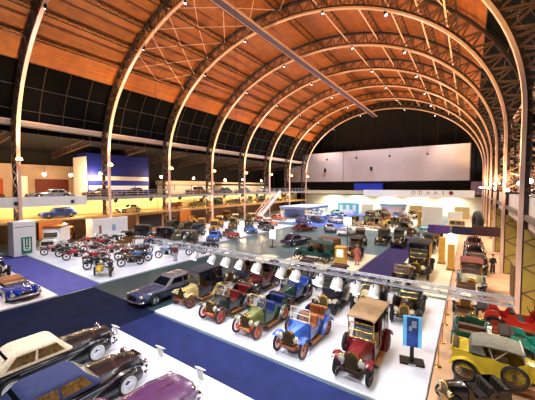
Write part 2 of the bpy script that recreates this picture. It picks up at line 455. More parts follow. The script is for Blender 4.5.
        MB().prism([(y0 - .004, zd - .02), (y0 + .004, zd - .02), (y0 + .184, zd + .38), (y0 + .176, zd + .38)], -W * .35, W * .35).build('windscreen_glass', GLASS, ws)
        MB().path([(.35 + .18 * cos(2 * PI * i / 12), y0 + .42 + .06 * sin(2 * PI * i / 12), zd + .18 + .15 * sin(2 * PI * i / 12)) for i in range(12)], .016, 5, True).build('steering_wheel', DARKM, root)
    # nose
    yn = -2.45 * s
    for sx in (-1, 1):
        lx = sx * (hw * .72 if not pontoon else tx * .94); ly = yn + (.14 if not pontoon else .1)
        o = MB().lathe([(.03, .22), (.12, .16), (.13, .0), (.12, -.03)], (lx, ly, zd - .24 if not pontoon else zd - .2), 'y', 12).build('headlamp', CHROME, root)
        if lod < 2: MB().lathe([(.115, -.032), (.06, -.05), (.01, -.055)], (lx, ly, zd - .24 if not pontoon else zd - .2), 'y', 12).build('lens', LENS, o)
    g = MB()
    gw = hw * (.42 if pontoon else .5); gz0, gz1 = .42, zd - (.08 if pontoon else .2)
    g.loft([[(-gw, yn - .03, gz0), (gw, yn - .03, gz0), (gw * .86, yn - .01, gz1), (-gw * .86, yn - .01, gz1)], [(-gw, yn + .16, gz0), (gw, yn + .16, gz0), (gw * .86, yn + .2, gz1), (-gw * .86, yn + .2, gz1)]])
    gr = g.build('grille', CHROME, root)
    if lod < 2:
        m = MB()
        for k in range(9): m.box((-gw * .8 + gw * 1.6 * k / 8, yn - .035, (gz0 + gz1) / 2), (.02, .02, (gz1 - gz0) * .8))
        m.build('grille_bars', DARKM, gr)
    for yb, sg in ((yn - .09, -1), (-yn + .07, 1)):
        pts = [(-hw * .98, yb - sg * .3, .42), (-hw * .86, yb - sg * .06, .42), (-hw * .4, yb, .42), (hw * .4, yb, .42), (hw * .86, yb - sg * .06, .42), (hw * .98, yb - sg * .3, .42)]
        MB().path(pts, .06, 8).build('bumper', CHROME, root)
    if lod < 2:
        for sx in (-1, 1): MB().box((sx * (hw + .012), .1, zd - .2), (.02, 2.2 * s, .03)).build('chrome_strip', CHROME, root)
        for sx in (-1, 1): MB().box((sx * hw * .8, 2.38 * s, zd - .26), (.14, .08, .09), ch=.02).build('tail_lamp', paint((150, 15, 15)), root)
    if lod == 0:
        m = MB().box((0, yn + .5 * s + .2, zd - .02), (.05, .9 * s, .03), ch=.01)
        m.build('bonnet_strip', CHROME, root)
    return root

# ------------------------------------------------------------------ motorcycles
def motorbike(label, x, y, rz, col=(150, 20, 20), sidecar=None, R=.34, z=0., seatc=(40, 30, 26), group=None):
    root = thing('motorcycle', label, 'motorcycle', (x, y, z), rz, group); root.scale = (1.15, 1.2, 1.2)
    P = paint(col); f, r = -.72, .7
    wheel(root, 0, f, R, .16, 'wire', DARKM, 1); wheel(root, 0, r, R, .16, 'wire', DARKM, 1)
    m = MB()
    for pts in ([(0, f + .28, .86), (0, .35, .78), (0, r, R)], [(0, f + .3, .8), (0, -.25, .28), (0, .3, .28), (0, r, R)], [(0, .3, .28), (0, .35, .78)]): m.path(pts, .025, 6)
    m.build('frame', DARKM, root)
    m = MB()
    for sx in (-1, 1): m.tube((sx * .08, f, R), (sx * .08, f + .3, .98), .022, 6)
    m.build('fork', DARKM, root)
    MB().path([(-.38, f + .5, .98), (-.25, f + .36, 1.04), (0, f + .3, 1.0), (.25, f + .36, 1.04), (.38, f + .5, .98)], .018, 6).build('handlebar', CHROME, root)
    MB().loft([[(w * cos(2 * PI * k / 10), yy, zz + h * sin(2 * PI * k / 10)) for k in range(10)] for yy, w, h, zz in ((-.5, .06, .08, .8), (-.36, .18, .18, .8), (0, .18, .18, .78), (.18, .08, .1, .74))]).build('fuel_tank', P, root)
    MB().box((0, .38, .8), (.3, .6, .16), ch=.05).build('seat', leather(seatc), root)
    MB().box((0, -.02, .44), (.26, .36, .3), ch=.05).lathe([(.1, 0), (.12, .1), (.1, .2)], (0, -.06, .56), n=8).build('engine', DARKM, root)
    for yy in (f, r): MB().sheet(arc(yy, R, R + .06, 150, 10, 8), -.11, .11, .02, .04).build('mudguard', P, root)
    MB().lathe([(.02, .14), (.09, .08), (.1, 0), (.09, -.02)], (0, f + .12, .9), 'y', 10).build('headlamp', CHROME, root)
    MB().path([(.12, -.1, .5), (.16, -.2, .3), (.16, .2, .24), (.17, r + .2, .3)], .035, 6).build('exhaust', CHROME, root)
    if sidecar:
        S = paint(sidecar)
        MB().loft([[(-.75 + w * cos(2 * PI * k / 10), yy, .55 + h * sin(2 * PI * k / 10)) for k in range(10)] for yy, w, h in ((-.95, .06, .06), (-.7, .2, .18), (-.2, .3, .27), (.5, .28, .3), (.75, .1, .16))]).build('sidecar', S, root)
        MB().box((-.75, .15, .82), (.4, .4, .1), ch=.04).build('sidecar_seat', leather(seatc), root)
        wheel(root, -1.12, .2, R, .1, 'wire', CHROME, 1)
        MB().tube((0, -.2, .35), (-1.12, -.2, .35), .025, 6).tube((0, .35, .35), (-1.12, .2, .34), .025, 6).build('sidecar_frame', DARKM, root)
    return root

def carriage(label, x, y, rz, col=(120, 80, 40), z=0., top=(60, 40, 30)):
    root = thing('horse_carriage', label, 'carriage', (x, y, z), rz)
    P = paint(col)
    for yy, R in ((-.9, .5), (.8, .62)):
        for sx in (-1, 1): wheel(root, sx * .72, yy, R, .07, 'wood', WOODY, 1)
        MB().tube((-.72, yy, R), (.72, yy, R), .035, 6).build('axle', DARKM, root)
    MB().prism([(-.9, .75), (-.85, 1.0), (-.3, 1.0), (-.15, .8), (.4, .8), (.55, 1.3), (1.1, 1.35), (1.2, .8), (.9, .6), (-.3, .58)], -.5, .5).build('body', P, root)
    MB().box((0, -.6, 1.1), (.9, .45, .14), ch=.04).build('seat', leather((110, 60, 35)), root)
    MB().box((0, .72, 1.0), (.9, .4, .16), ch=.04).build('seat', leather((110, 60, 35)), root)
    MB().loft([[(-.5, y_, z_), (.5, y_, z_), (.5, y_ + dy, z_ - dz), (-.5, y_ + dy, z_ - dz)] for y_, z_, dy, dz in ((.0, 2.02, .02, .05), (.6, 2.15, .0, .06), (1.15, 1.95, -.05, .04), (1.3, 1.4, -.06, .0))]).build('hood_cover', fabric(top), root)
    for sx in (-1, 1): MB().tube((sx * .3, -.8, .7), (sx * .35, -2.2, .6), .03, 6).build('shaft', WOODY, root)
    return root
# ------------------------------------------------------------------ hall constants (metres; X across, Y along the hall, eye at 8 m)
XC, WI, RISE, ZS = -21.5, 23.95, 17.55, 12.5
DEP = 2.0
YA = [12.3 + 10.93 * n for n in range(8)]
def ell(a, off=0.):
    a = math.radians(a); return (XC + (WI + off) * cos(a), ZS + (RISE + off) * sin(a))
def ring_at(a, off):
    return ell(a, off)

M_CREAM = mat('cream_painted_steel', (232, 192, 178), .45, 0, .05, 3)
M_STEEL = mat('brown_painted_steel', (104, 76, 62), .55, 0, .2, 3)
M_STEELD = mat('dark_brown_steel', (50, 34, 28), .6, 0, .25, 3)
M_OLIVE = mat('olive_painted_steel', (164, 140, 66), .5, 0, .15, 2)
M_WHITE = mat('white_board', (238, 236, 234), .5, 0, .03, 2)
M_BLACK = mat('black_wall_paint', (20, 17, 18), .8, 0, .3, 1)
M_ALU = mat('silver_truss_metal', (205, 205, 210), .3, .6, .1, 8)
M_PLINTH = mat('white_platform_paint', (216, 217, 226), .32, 0, .05, .6)
M_CARPET = mat('blue_carpet', (27, 34, 78), .8, 0, .18, 1.2, bump=.1)
M_PURPLE = mat('purple_carpet', (50, 40, 82), .8, 0, .18, 1.2, bump=.1)
M_BLUEW = mat('blue_wall_paint', (12, 34, 142), .5, 0, .08, 1)
M_YELLOW = mat('yellow_wall_paint', (240, 218, 146), .6, 0, .08, 1)
M_LAMPW = mat('white_lamp_glow', (255, 250, 244), .5, 0, emit=22)
M_LAMPO = mat('warm_lamp_glow', (255, 176, 84), .5, 0, emit=26)
M_LAMPS = mat('spot_lamp_glow', (238, 243, 255), .5, 0, emit=16)

# floor: polished teal-grey screed
def floor_mat():
    m = mat('polished_floor', (92, 112, 114), .3, 0, .3, .25)
    return m
def roof_mat():
    m = bpy.data.materials.new('orange_roof_boards'); m.use_nodes = True
    nt = m.node_tree; b = nt.nodes['Principled BSDF']; L = nt.links.new
    uv = nt.nodes.new('ShaderNodeUVMap'); br = nt.nodes.new('ShaderNodeTexBrick')
    br.inputs['Scale'].default_value = 1; br.inputs['Brick Width'].default_value = 5.46; br.inputs['Row Height'].default_value = .3
    br.inputs['Mortar Size'].default_value = .01; br.offset = .5
    br.inputs['Color1'].default_value = (*lin((174, 98, 40)), 1); br.inputs['Color2'].default_value = (*lin((152, 82, 32)), 1); br.inputs['Mortar'].default_value = (*lin((84, 40, 18)), 1)
    n = nt.nodes.new('ShaderNodeTexNoise'); n.inputs['Scale'].default_value = .7; n.inputs['Detail'].default_value = 5
    mx = nt.nodes.new('ShaderNodeMixRGB'); mx.blend_type = 'MULTIPLY'; mx.inputs[0].default_value = .55
    rp = nt.nodes.new('ShaderNodeValToRGB'); rp.color_ramp.elements[0].color = (.45, .42, .4, 1); rp.color_ramp.elements[0].position = .3; rp.color_ramp.elements[1].position = .65
    L(uv.outputs[0], br.inputs['Vector']); L(uv.outputs[0], n.inputs['Vector']); L(n.outputs['Fac'], rp.inputs['Fac'])
    L(br.outputs['Color'], mx.inputs[1]); L(rp.outputs['Color'], mx.inputs[2]); L(mx.outputs[0], b.inputs['Base Color'])
    b.inputs['Roughness'].default_value = .55
    return m

def curved(name, mats, a0, a1, y0, y1, off, n, th=.12):
    """shell along the arch line with real thickness and UVs in metres"""
    vs, fs, uvs = [], [], []
    L = 0; prev = None
    for i in range(n + 1):
        a = a0 + (a1 - a0) * i / n
        p = ell(a, off); q = ell(a, off + th)
        if prev: L += math.hypot(p[0] - prev[0], p[1] - prev[1])
        prev = p
        for (yy) in (y0, y1): vs += [(p[0], yy, p[1]), (q[0], yy, q[1])]; uvs += [(yy, L), (yy, L)]
    for i in range(n):
        b, c = 4 * i, 4 * i + 4
        fs += [(b, b + 2, c + 2, c), (b + 1, c + 1, c + 3, b + 3), (b, c, c + 1, b + 1), (b + 2, b + 3, c + 3, c + 2)]
    fs += [(0, 1, 3, 2), (4 * n, 4 * n + 2, 4 * n + 3, 4 * n + 1)]
    me = bpy.data.meshes.new(name); me.from_pydata(vs, [], fs); me.materials.append(mats)
    ul = me.uv_layers.new(name='UVMap')
    for lp in me.loops: ul.data[lp.index].uv = uvs[lp.vertex_index]
    for p in me.polygons: p.use_smooth = True
    me.set_sharp_from_angle(angle=math.radians(30))
    return link(name, me)

# ---- floor, roof, glazing
struct(MB().box((-22, 47, -.15), (84, 110, .3)).build('floor', floor_mat()))
struct(curved('ceiling', roof_mat(), 31.6, 148.4, -4, 89.2, DEP + .25, 48))
GL = mat('dark_hall_glazing', (7, 6, 7), .85, 0)
GL.node_tree.nodes['Principled BSDF'].inputs['Specular IOR Level'].default_value = .05
def glazing(side, k):
    y0, y1 = (-4 if k == 0 else YA[k - 1]), YA[k]
    a0, a1 = (148.4, 173) if side == 'left' else (7, 31.6)
    o = struct(curved('window_%d' % (k + 1 + (8 if side == 'right' else 0)), GL, a0, a1, y0 + .02, y1 - .02, DEP + .3, 10, .05))
    m = MB(); N = 3
    for j in range(N + 1):
        a = a0 + (a1 - a0) * j / N; p = ell(a, DEP + .26)
        m.tube((p[0], y0, p[1]), (p[0], y1, p[1]), .05, 4)
    for j in range(1, 4):
        yy = y0 + (y1 - y0) * j / 4
        m.path([(ell(a0 + (a1 - a0) * i / 8, DEP + .26)[0], yy, ell(a0 + (a1 - a0) * i / 8, DEP + .26)[1]) for i in range(9)], .04, 4)
    m.build('window_frame', M_STEELD, o)
for k in range(8):
    glazing('left', k)
    glazing('right', k)

ORD = ['first', 'second', 'third', 'fourth', 'fifth', 'sixth', 'seventh', 'eighth', 'ninth', 'tenth']
# ---- lattice arches
for n, yy in enumerate(YA):
    t = thing('lattice_arch', f'{ORD[n]} steel lattice roof arch counted from the near end of the hall', 'arch', (XC, yy, 0), group='steel roof arches')
    def pt(a, off, dy=0.):
        p = ell(a, off); return (p[0] - XC, dy, p[1])
    NS = 60
    m = MB(); rings = []
    A = [180 * i / NS for i in range(NS + 1)]
    def chord(off, th, wd):
        rr_ = []
        for sgn in (-1,):
            rr_.append([(-(WI + off), -wd / 2, 0), (-(WI + off), wd / 2, 0), (-(WI + off + th), wd / 2, 0), (-(WI + off + th), -wd / 2, 0)])
        for a in A[::-1]:
            p, q = pt(a, off), pt(a, off + th)
            rr_.append([(p[0], -wd / 2, p[2]), (p[0], wd / 2, p[2]), (q[0], wd / 2, q[2]), (q[0], -wd / 2, q[2])])
        rr_.append([(WI + off, -wd / 2, 0), (WI + off, wd / 2, 0), (WI + off + th, wd / 2, 0), (WI + off + th, -wd / 2, 0)])
        return rr_
    MB().loft(chord(0, .22, .36)).build('inner_flange', M_CREAM, t)
    MB().loft(chord(.22, .25, .1)).build('inner_web', M_STEELD, t)
    MB().loft(chord(DEP - .3, .22, .45)).build('outer_flange', M_STEELD, t)
    m = MB(); NP = 44
    for dy in (-.17, .17):
        for i in range(NP):
            a, b = 180 * i / NP, 180 * (i + 1) / NP; c = (a + b) / 2
            for p, q in ((pt(a, .3, dy), pt(c, DEP - .2, dy)), (pt(c, DEP - .2, dy), pt(b, .3, dy))):
                m.bar(p, q, .1, .07, (0, 1, 0))
            m.bar(pt(c, .3, dy), pt(c, DEP - .2, dy), .07, .06, (0, 1, 0))
        for sx in (-1, 1):
            for i in range(8):
                z0, z1 = i * ZS / 8, (i + 1) * ZS / 8
                m.bar((sx * (WI + .3), dy, z0), (sx * (WI + DEP - .2), dy, (z0 + z1) / 2), .1, .07, (0, 1, 0))
                m.bar((sx * (WI + DEP - .2), dy, (z0 + z1) / 2), (sx * (WI + .3), dy, z1), .1, .07, (0, 1, 0))
    m.build('lattice_web', M_STEEL, t)
    MB().box((WI + 1.07, 0, 2.72), (1.55, .4, 5.4), ch=.03).build('leg_cladding', M_OLIVE, t)
# ---- purlins
PA = [40, 48.5, 57.5, 67, 78, 90, 102, 113, 122.5, 131.5, 140]
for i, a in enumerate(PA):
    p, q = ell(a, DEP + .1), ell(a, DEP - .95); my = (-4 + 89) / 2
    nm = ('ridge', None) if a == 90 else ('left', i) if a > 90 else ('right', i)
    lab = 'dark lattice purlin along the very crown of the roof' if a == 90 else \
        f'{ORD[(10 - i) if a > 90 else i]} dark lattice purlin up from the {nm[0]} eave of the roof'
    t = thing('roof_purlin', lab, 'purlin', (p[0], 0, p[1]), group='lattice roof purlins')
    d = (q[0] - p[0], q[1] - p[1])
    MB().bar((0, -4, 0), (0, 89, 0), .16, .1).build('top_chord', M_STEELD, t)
    MB().bar((d[0], -4, d[1]), (d[0], 89, d[1]), .14, .1).build('bottom_chord', M_CREAM if a < 90 else M_STEELD, t)  # right slope: lit look of the chords put into their pale colour
    m = MB(); K = 90
    for k in range(K):
        y0 = -4 + 93 * k / K; y1 = -4 + 93 * (k + 1) / K
        m.bar((0, y0, 0), (d[0], (y0 + y1) / 2, d[1]), .05, .05); m.bar((d[0], (y0 + y1) / 2, d[1]), (0, y1, 0), .05, .05)
    m.build('lattice', M_STEELD, t)
# ---- wind bracing in the second bay
def bracing(lab, y0, y1, As):
    t = thing('wind_bracing', lab, 'bracing', (XC, (y0 + y1) / 2, 0), group='crossed wind bracing')
    P = lambda a, y: (ell(a, DEP - .55)[0] - XC, y - (y0 + y1) / 2, ell(a, DEP - .55)[1])
    C = [y0 + .2, (y0 + y1) / 2, y1 - .2]
    for i in range(len(As) - 1):
        for c in range(2):
            MB().tube(P(As[i], C[c]), P(As[i + 1], C[c + 1]), .05, 5).build('rod', M_CREAM, t)
            MB().tube(P(As[i + 1], C[c]), P(As[i], C[c + 1]), .05, 5).build('rod', M_CREAM, t)
bracing('crossed pale steel rods between the second and third arches, left slope', YA[1], YA[2], PA[5:][::-1])
bracing('crossed pale steel rods between the second and third arches, right slope', YA[1], YA[2], PA[:6])
# ---- catwalk beam under the crown
t = thing('catwalk_beam', 'long pale grey catwalk beam hung lengthwise under the roof crown', 'catwalk', (-24., 0, 29.1))
for sx in (-.55, .55): MB().bar((sx, -4, 0), (sx, 92, 0), .1, .3).build('side_rail', M_ALU if False else M_CREAM, t)
MB().box((0, 44, -.12), (1.0, 96, .06)).build('deck', mat('violet_grey_steel', (78, 58, 88), .5), t)
m = MB()
for k in range(60): m.bar((-.5, -3 + k * 1.6, .18), (.5, -3 + k * 1.6, .18), .07, .07)
m.build('cross_bars', M_STEEL, t)
m = MB()
for yy in YA: m.tube((0, yy, 0), (0, yy, 1.2), .05, 5)
m.build('hangers', M_STEEL, t)

# ---- long girders on the arch lines
def girder(lab, x, z, y0=-4, y1=92):
    t = thing('wall_girder', lab, 'girder', (x, 0, z))
    MB().box((0, (y0 + y1) / 2, .35), (.35, y1 - y0, .14)).build('upper_flange', M_CREAM, t)
    MB().box((0, (y0 + y1) / 2, -.35), (.35, y1 - y0, .14)).build('lower_flange', M_STEEL, t)
    MB().box((.02, (y0 + y1) / 2, 0), (.1, y1 - y0, .6)).build('web_plate', mat('buff_steel', (190, 158, 128), .5, 0, .1, 2), t)
girder('long buff girder under the dark glazing on the left side', -47.2, 16.0)
girder('long girder under the dark glazing on the right side', 4.3, 16.0)

# ---- left aisle: gallery, back wall, aisle roof
struct(MB().box((-54, 45, 6.15), (16.6, 98, .3)).build('floor_gallery_left', mat('gallery_screed', (120, 104, 92), .5)))
struct(MB().box((-62, 45, 8), (.3, 98, 16)).build('wall_left', M_BLACK))
ar = struct(MB().prism([(-4, 0), (92, 0), (92, .12), (-4, .12)], 0, 1).build('ceiling_aisle_left', M_BLACK))
ar.data.clear_geometry(); mm = MB(); mm.add([(-47.3, -4, 15.6), (-47.3, 92, 15.6), (-61.8, 92, 14.0), (-61.8, -4, 14.0), (-47.3, -4, 15.8), (-47.3, 92, 15.8), (-61.8, 92, 14.2), (-61.8, -4, 14.2)],
    [(0, 1, 2, 3), (7, 6, 5, 4), (0, 4, 5, 1), (1, 5, 6, 2), (2, 6, 7, 3), (3, 7, 4, 0)]); ar.data.from_pydata(mm.v, [], mm.f)
for k in range(10):
    yy = 3 + k * 9.2
    t = thing('aisle_roof_truss', f'{ORD[k]} sloping lattice truss under the left aisle roof from the near end', 'truss', (-54.5, yy, 13.5), group='aisle roof trusses')
    MB().bar((7.1, 0, 1.85), (-7.1, 0, .6), .16, .14).build('upper_chord', M_STEEL, t)
    MB().bar((7.1, 0, .9), (-7.1, 0, -.5), .16, .12).build('lower_chord', M_STEEL, t)
    m = MB()
    for j in range(12):
        xa, xb = 7.3 - j * 14.6 / 12, 7.3 - (j + 1) * 14.6 / 12; f_ = lambda x: 1.22 + x * .088; g_ = lambda x: .2 + x * .098
        m.bar((xa, 0, f_(xa)), ((xa + xb) / 2, 0, g_((xa + xb) / 2)), .06, .06); m.bar(((xa + xb) / 2, 0, g_((xa + xb) / 2)), (xb, 0, f_(xb)), .06, .06)
    m.build('lattice', M_STEEL, t)
# gallery front
struct(MB().box((-45.75, 8, 6.05), (.16, 24, 1.25)).build('trim_1', M_WHITE))
struct(MB().box((-45.75, 56, 6.25), (.2, 72, .5)).build('trim_2', mat('grey_fascia', (158, 148, 142), .5)))
t = thing('gallery_railing', 'thin steel railing along the edge of the left gallery', 'railing', (-45.8, 0, 6.5))
for zz in (.35, .7, 1.0): MB().bar((0, 20, zz), (0, 92, zz), .05, .05).build('rail', M_ALU, t)
m = MB()
for k in range(36): m.bar((0, 20 + k * 2, 0), (0, 20 + k * 2, 1.0), .05, .05)
m.build('balusters', M_ALU, t)
# lit middle shelf under the gallery
struct(MB().box((-48.2, 45.5, 3.5), (5.2, 91, .25)).build('floor_shelf_left', mat('shelf_board', (204, 160, 98), .5)))
struct(MB().box((-50.4, 45.5, 4.85), (.2, 91, 2.4)).build('wall_shelf_left', M_YELLOW))
struct(MB().box((-45.7, 55, 3.5), (.12, 71, .4)).build('trim_3', mat('ochre_beam', (196, 140, 80), .5)))
struct(MB().box((-53.5, 45.5, 1.7), (.3, 91, 3.4)).build('wall_ground_left', mat('brown_panelling', (64, 42, 30), .7, 0, .3, .6)))
# gallery back displays
struct(MB().box((-60.9, 13, 9.0), (.3, 30, 5.4)).build('wall_gallery_left', mat('cream_wall', (196, 172, 150), .6, 0, .1, .5)))
GP = 'panels on the gallery back wall'
for lab, y_, w_, h_, c_ in (('orange red display panel on the cream gallery back wall', 12.5, 3.6, 3.0, (176, 70, 40)), ('wide dark red display panel on the cream gallery wall', 21.0, 5.0, 3.0, (110, 40, 30)),
                            ('red panel nearest the first arch on gallery back wall', 8.0, 4.0, 3.0, (190, 90, 60))):
    o = MB().box((-60.66, y_, 6.3 + h_ / 2), (.15, w_, h_), ch=.03).build('display_board', mat('panel_%d%d' % c_[:2], c_, .6), None); tag(o, lab, 'panel', GP)
o = MB().box((-59.6, 16.6, 8.0), (.8, .9, 3.4), ch=.03).build('display_pillar', M_WHITE); tag(o, 'narrow white pillar between red panels on the gallery', 'pillar')
t = thing('blue_pavilion', 'tall blue pavilion with two white stripes on the left gallery', 'pavilion', (-55.5, 29.4, 6.3))
MB().box((0, 0, 3.75), (4., 11.6, 7.5), ch=.05).build('walls', M_BLUEW, t)
for zz in (1.5, 3.2): MB().box((2.03, 0, zz), (.06, 11.2, .75)).build('stripe', M_WHITE, t)
MB().box((-.2, -6.0, 3.4), (4.4, .3, 6.8)).build('side_panel', M_WHITE, t)
t = thing('exhibition_stand', 'low cream exhibition stand beyond the blue pavilion on gallery', 'stand', (-58.5, 49, 6.3))
MB().box((0, 0, 1.0), (3, 15, 2.0), ch=.04).build('counter', M_WHITE, t)
MB().box((0.2, 0, 2.6), (3.6, 15.6, .9), ch=.05).build('header', mat('cream_header', (220, 205, 190), .5), t)
for k in range(3): MB().box((1.7, -5 + 5 * k, 2.2), (.1, .12, 2.6)).build('post', M_STEEL, t)
t = thing('exhibition_stand', 'long low white exhibition stand farther along the left gallery', 'stand', (-58.5, 70, 6.3))
MB().box((0, 0, 1.0), (3, 20, 2.0), ch=.04).build('counter', M_WHITE, t)
MB().box((0.2, 0, 2.7), (3.4, 20.6, .5), ch=.05).build('header', mat('cream_header', (220, 205, 190)), t)

# ---- far end
YE = 93.2
struct(MB().box((-22, 98, 18), (84, .4, 36)).build('wall_back', M_BLACK))
m = MB()
for k in range(14): m.box((-52 + k * 4.4, 97.6, 22), (.2, .2, 26))
struct(m.build('trim_4', M_STEELD))
t = thing('projection_screen', 'huge pale grey projection screen across the far end wall', 'screen', (-27.9, YE, 9.65))
MB().box((0, 0, 4.85), (55.6, .2, 9.7)).build('cloth', mat('screen_cloth', (180, 162, 160), .8, 0, .04, .3), t)
for sx in (-1, 1): MB().box((sx * 27.8, -.05, 4.85), (.2, .3, 9.9)).build('edge_pole', M_STEEL, t)
MB().box((-6.3, -.13, 4.85), (.07, .06, 9.7)).build('seam', M_STEELD, t)
for sx in (-12.5, 2.7):
    s_ = MB().box((sx, -.5, 3.9), (.6, .5, 1.1), ch=.05).bar((sx, -.2, 4.3), (sx, -.5, 4.3), .1, .1); tag(s_.build('loudspeaker', M_BLACK, None, (-27.9, YE, 9.65)), f"black loudspeaker hung before the projection screen, {'nearer its left edge' if sx < -5 else 'nearer its middle'}", 'loudspeaker')
struct(MB().box((-22, 93, 6.3), (48, 10, .3)).build('floor_gallery_back', mat('gallery_screed', (120, 104, 92))))
struct(MB().box((-12.5, 87.9, 6.1), (27, .2, 1.9)).build('trim_5', M_WHITE))
struct(MB().box((-36, 87.9, 6.3), (20, .2, 1.1)).build('trim_6', mat('stone_fascia', (190, 176, 150), .6)))
struct(MB().box((-22, 92.5, 2.7), (50, .3, 5.4)).build('wall_ground_back', mat('warm_white_wall', (226, 214, 190), .6, 0, .12, .3)))
o = MB().box((-27, 96, 7.75), (9, .3, 2.6)).build('backlit_board', mat('blue_glow', (30, 60, 210), .5, emit=.35)); tag(o, 'blue lit panel under the far projection screen', 'panel')
MK = mat('sign_lettering', (120, 96, 84), .6); MKR = mat('red_sign_mark', (130, 20, 40), .6)
for k, ch_ in enumerate(('O', 'D', 'A', 'A', 'S')):
    cu = bpy.data.curves.new('sign_letter', 'FONT'); cu.body = ch_; cu.size = 1.25; cu.extrude = .02; cu.align_x = 'CENTER'; cu.materials.append(MK)
    tmp_ = bpy.data.objects.new('tmp', cu); COL.objects.link(tmp_); dg_ = bpy.context.evaluated_depsgraph_get(); me_ = bpy.data.meshes.new_from_object(tmp_.evaluated_get(dg_)); bpy.data.objects.remove(tmp_)
    o = link('sign_letter', me_, None, (-12.6 + k * 1.75, 87.76, 5.95), (PI / 2, 0, 0)); tag(o, f"brown letter {ch_} on the white fascia of the far gallery{', nearer the screen middle' if k == 2 else ', nearer the red disc' if k == 3 else ''}", 'letter', 'letters on the far gallery fascia')
o = MB().lathe([(.5, 0), (.5, .06)], (-3.9, 87.74, 6.35), 'y', 18).build('sign_disc', MKR); tag(o, 'dark red disc mark on the white fascia of the far gallery', 'sign')
struct(MB().box((2, 93, 7.5), (3.6, .3, 3.6)).build('trim_7', mat('mauve_wall', (120, 92, 110), .6)))

# ---- right side: mezzanine, columns, glass front
struct(MB().box((9.2, 52, 6.15), (13, 80, .3)).build('floor_gallery_right', mat('gallery_screed', (120, 104, 92))))
struct(MB().box((6.2, 52, 3.0), (.3, 80, 6)).build('wall_right', mat('olive_wall', (146, 126, 56), .7, 0, .2, .4)))
struct(MB().box((15.5, 52, 12), (.3, 80, 12)).build('wall_gallery_right', M_BLACK))
FROST = mat('frosted_white_glass', (240, 230, 224), .3)
FROST.node_tree.nodes['Principled BSDF'].inputs['Roughness'].default_value = .7
t = thing('glass_balustrade', 'white glass balustrade along the edge of the right gallery', 'balustrade', (2.95, 0, 5.5))
for k in range(19):
    y0 = 13.5 + k * 4.0
    MB().box((0, y0 + 1.95, .95), (.06, 3.84, 1.9)).build('glass_panel', FROST, t)
MB().bar((0, 13, 1.95), (0, 92, 1.95), .1, .08).build('hand_rail', M_ALU, t)
MB().box((.1, 52.5, -.08), (.3, 79, .16)).build('bottom_rail', M_STEEL, t)
for k in range(8):
    t = thing('steel_column', f'olive riveted steel column under the {ORD[k]} arch on the right', 'column', (4.78, YA[k] - .55, 0), group='olive columns on the right')
    MB().box((0, 0, 2.95), (.7, .5, 5.9)).build('shaft', M_OLIVE, t)
    MB().box((0, 0, .2), (.9, .65, .4), ch=.05).build('base', M_OLIVE, t)
    MB().box((0, 0, 5.84), (.9, .65, .3), ch=.05).build('cap', M_OLIVE, t)
    if k > 0:
        t = thing('cross_frame', f'olive crossed steel frame behind the {ORD[k]} right column', 'frame', (4.6, YA[k], 0), group='crossed frames under the right gallery')
        for p, q in (((-1.3, 0, .3), (1.3, 0, 5.85)), ((1.3, 0, .3), (-1.3, 0, 5.85)), ((-1.3, 0, 5.8), (1.3, 0, 5.8)), ((1.3, 0, .08), (1.3, 0, 5.9))): MB().bar(p, q, .16, .12, (0, 1, 0)).build('brace', M_OLIVE, t)
for k in range(1, 8):
    t = thing('gallery_lattice', f'buff steel lattice frame on the right gallery by the {ORD[k]} arch', 'frame', (6.5, YA[k], 6.3), group='lattice frames on the right gallery')
    for p, q in (((-1.8, 0, 0), (2.6, 0, 3.5)), ((-1.8, 0, 7.), (2.6, 0, 3.5)), ((-1.8, 0, 7.), (2.6, 0, 10.5)), ((2.6, 0, 0), (2.6, 0, 11)), ((-1.8, 0, 3.5), (2.6, 0, 3.5)), ((-1.8, 0, 10.5), (2.6, 0, 10.5)), ((-1.8, 0, 7.), (2.6, 0, 7.))):
        MB().bar(p, q, .22, .18, (0, 1, 0)).build('brace', M_CREAM, t)
for k in range(5):
    y0 = 22 + k * 11
    o = MB().box((5.93, y0 + 4, 1.80), (.2, 5, 3.6), ch=.04).build('display_board', mat('ochre_panel', (170, 136, 64), .6, 0, .15, 1)); tag(o, f'ochre display panel on the right wall, {ORD[k]} from the near end', 'panel', 'ochre panels on the right wall')

# ---- platforms and carpets (the show floor)
def platform(lab, x0, x1, y0, y1, m=M_PLINTH, h=.12, z=0.):
    o = MB().box(((x0 + x1) / 2, (y0 + y1) / 2, z + h / 2), (x1 - x0, y1 - y0, h), ch=.02).build('display_platform', m); return tag(o, lab, 'platform')
def carpet(lab, x0, x1, y0, y1, m=M_CARPET, z=0.):
    o = MB().box(((x0 + x1) / 2, (y0 + y1) / 2, z + .008), (x1 - x0, y1 - y0, .016)).build('carpet', m); return tag(o, lab, 'carpet')
PH = .12
platform('white platform under the black saloons and purple car', -16.2, 1.8, -3, 8.35)
platform('white platform under the row of brass era cars', -16.3, -1.15, 10.95, 23.4)
M_PINKW = mat('pinkish_platform_paint', (226, 206, 200), .35, 0, .05, .6)
platform('pinkish platform under the blue roadster', -44, -24.5, -2, 8.6, M_PINKW)
platform('white platform under the motorcycles and tricars', -45.5, -24.8, 11.7, 27.5)
platform('white platform under the blue and red cars left of the aisle', -45.0, -29.3, 29.0, 52, M_PLINTH)
platform('cream platform under the green tourer and yellow pedestal', -16.3, -8.6, 25.6, 34.5, mat('cream_platform_paint', (232, 220, 190), .4, 0, .05, .6))
platform('cream platform under the black carriages on the right', -5.4, -1.15, 24.0, 62, mat('cream_platform_paint', (232, 220, 190)))
platform('cream platform under the cluster of small far exhibits', -20, -8.8, 54, 84, mat('cream_platform_paint', (232, 220, 190)))
platform('white platform before the far blue pavilion', -42.4, -32.5, 56, 86)
M_WOODF = mat('pale_wood_floor', (214, 170, 132), .4, 0, .16, .8)
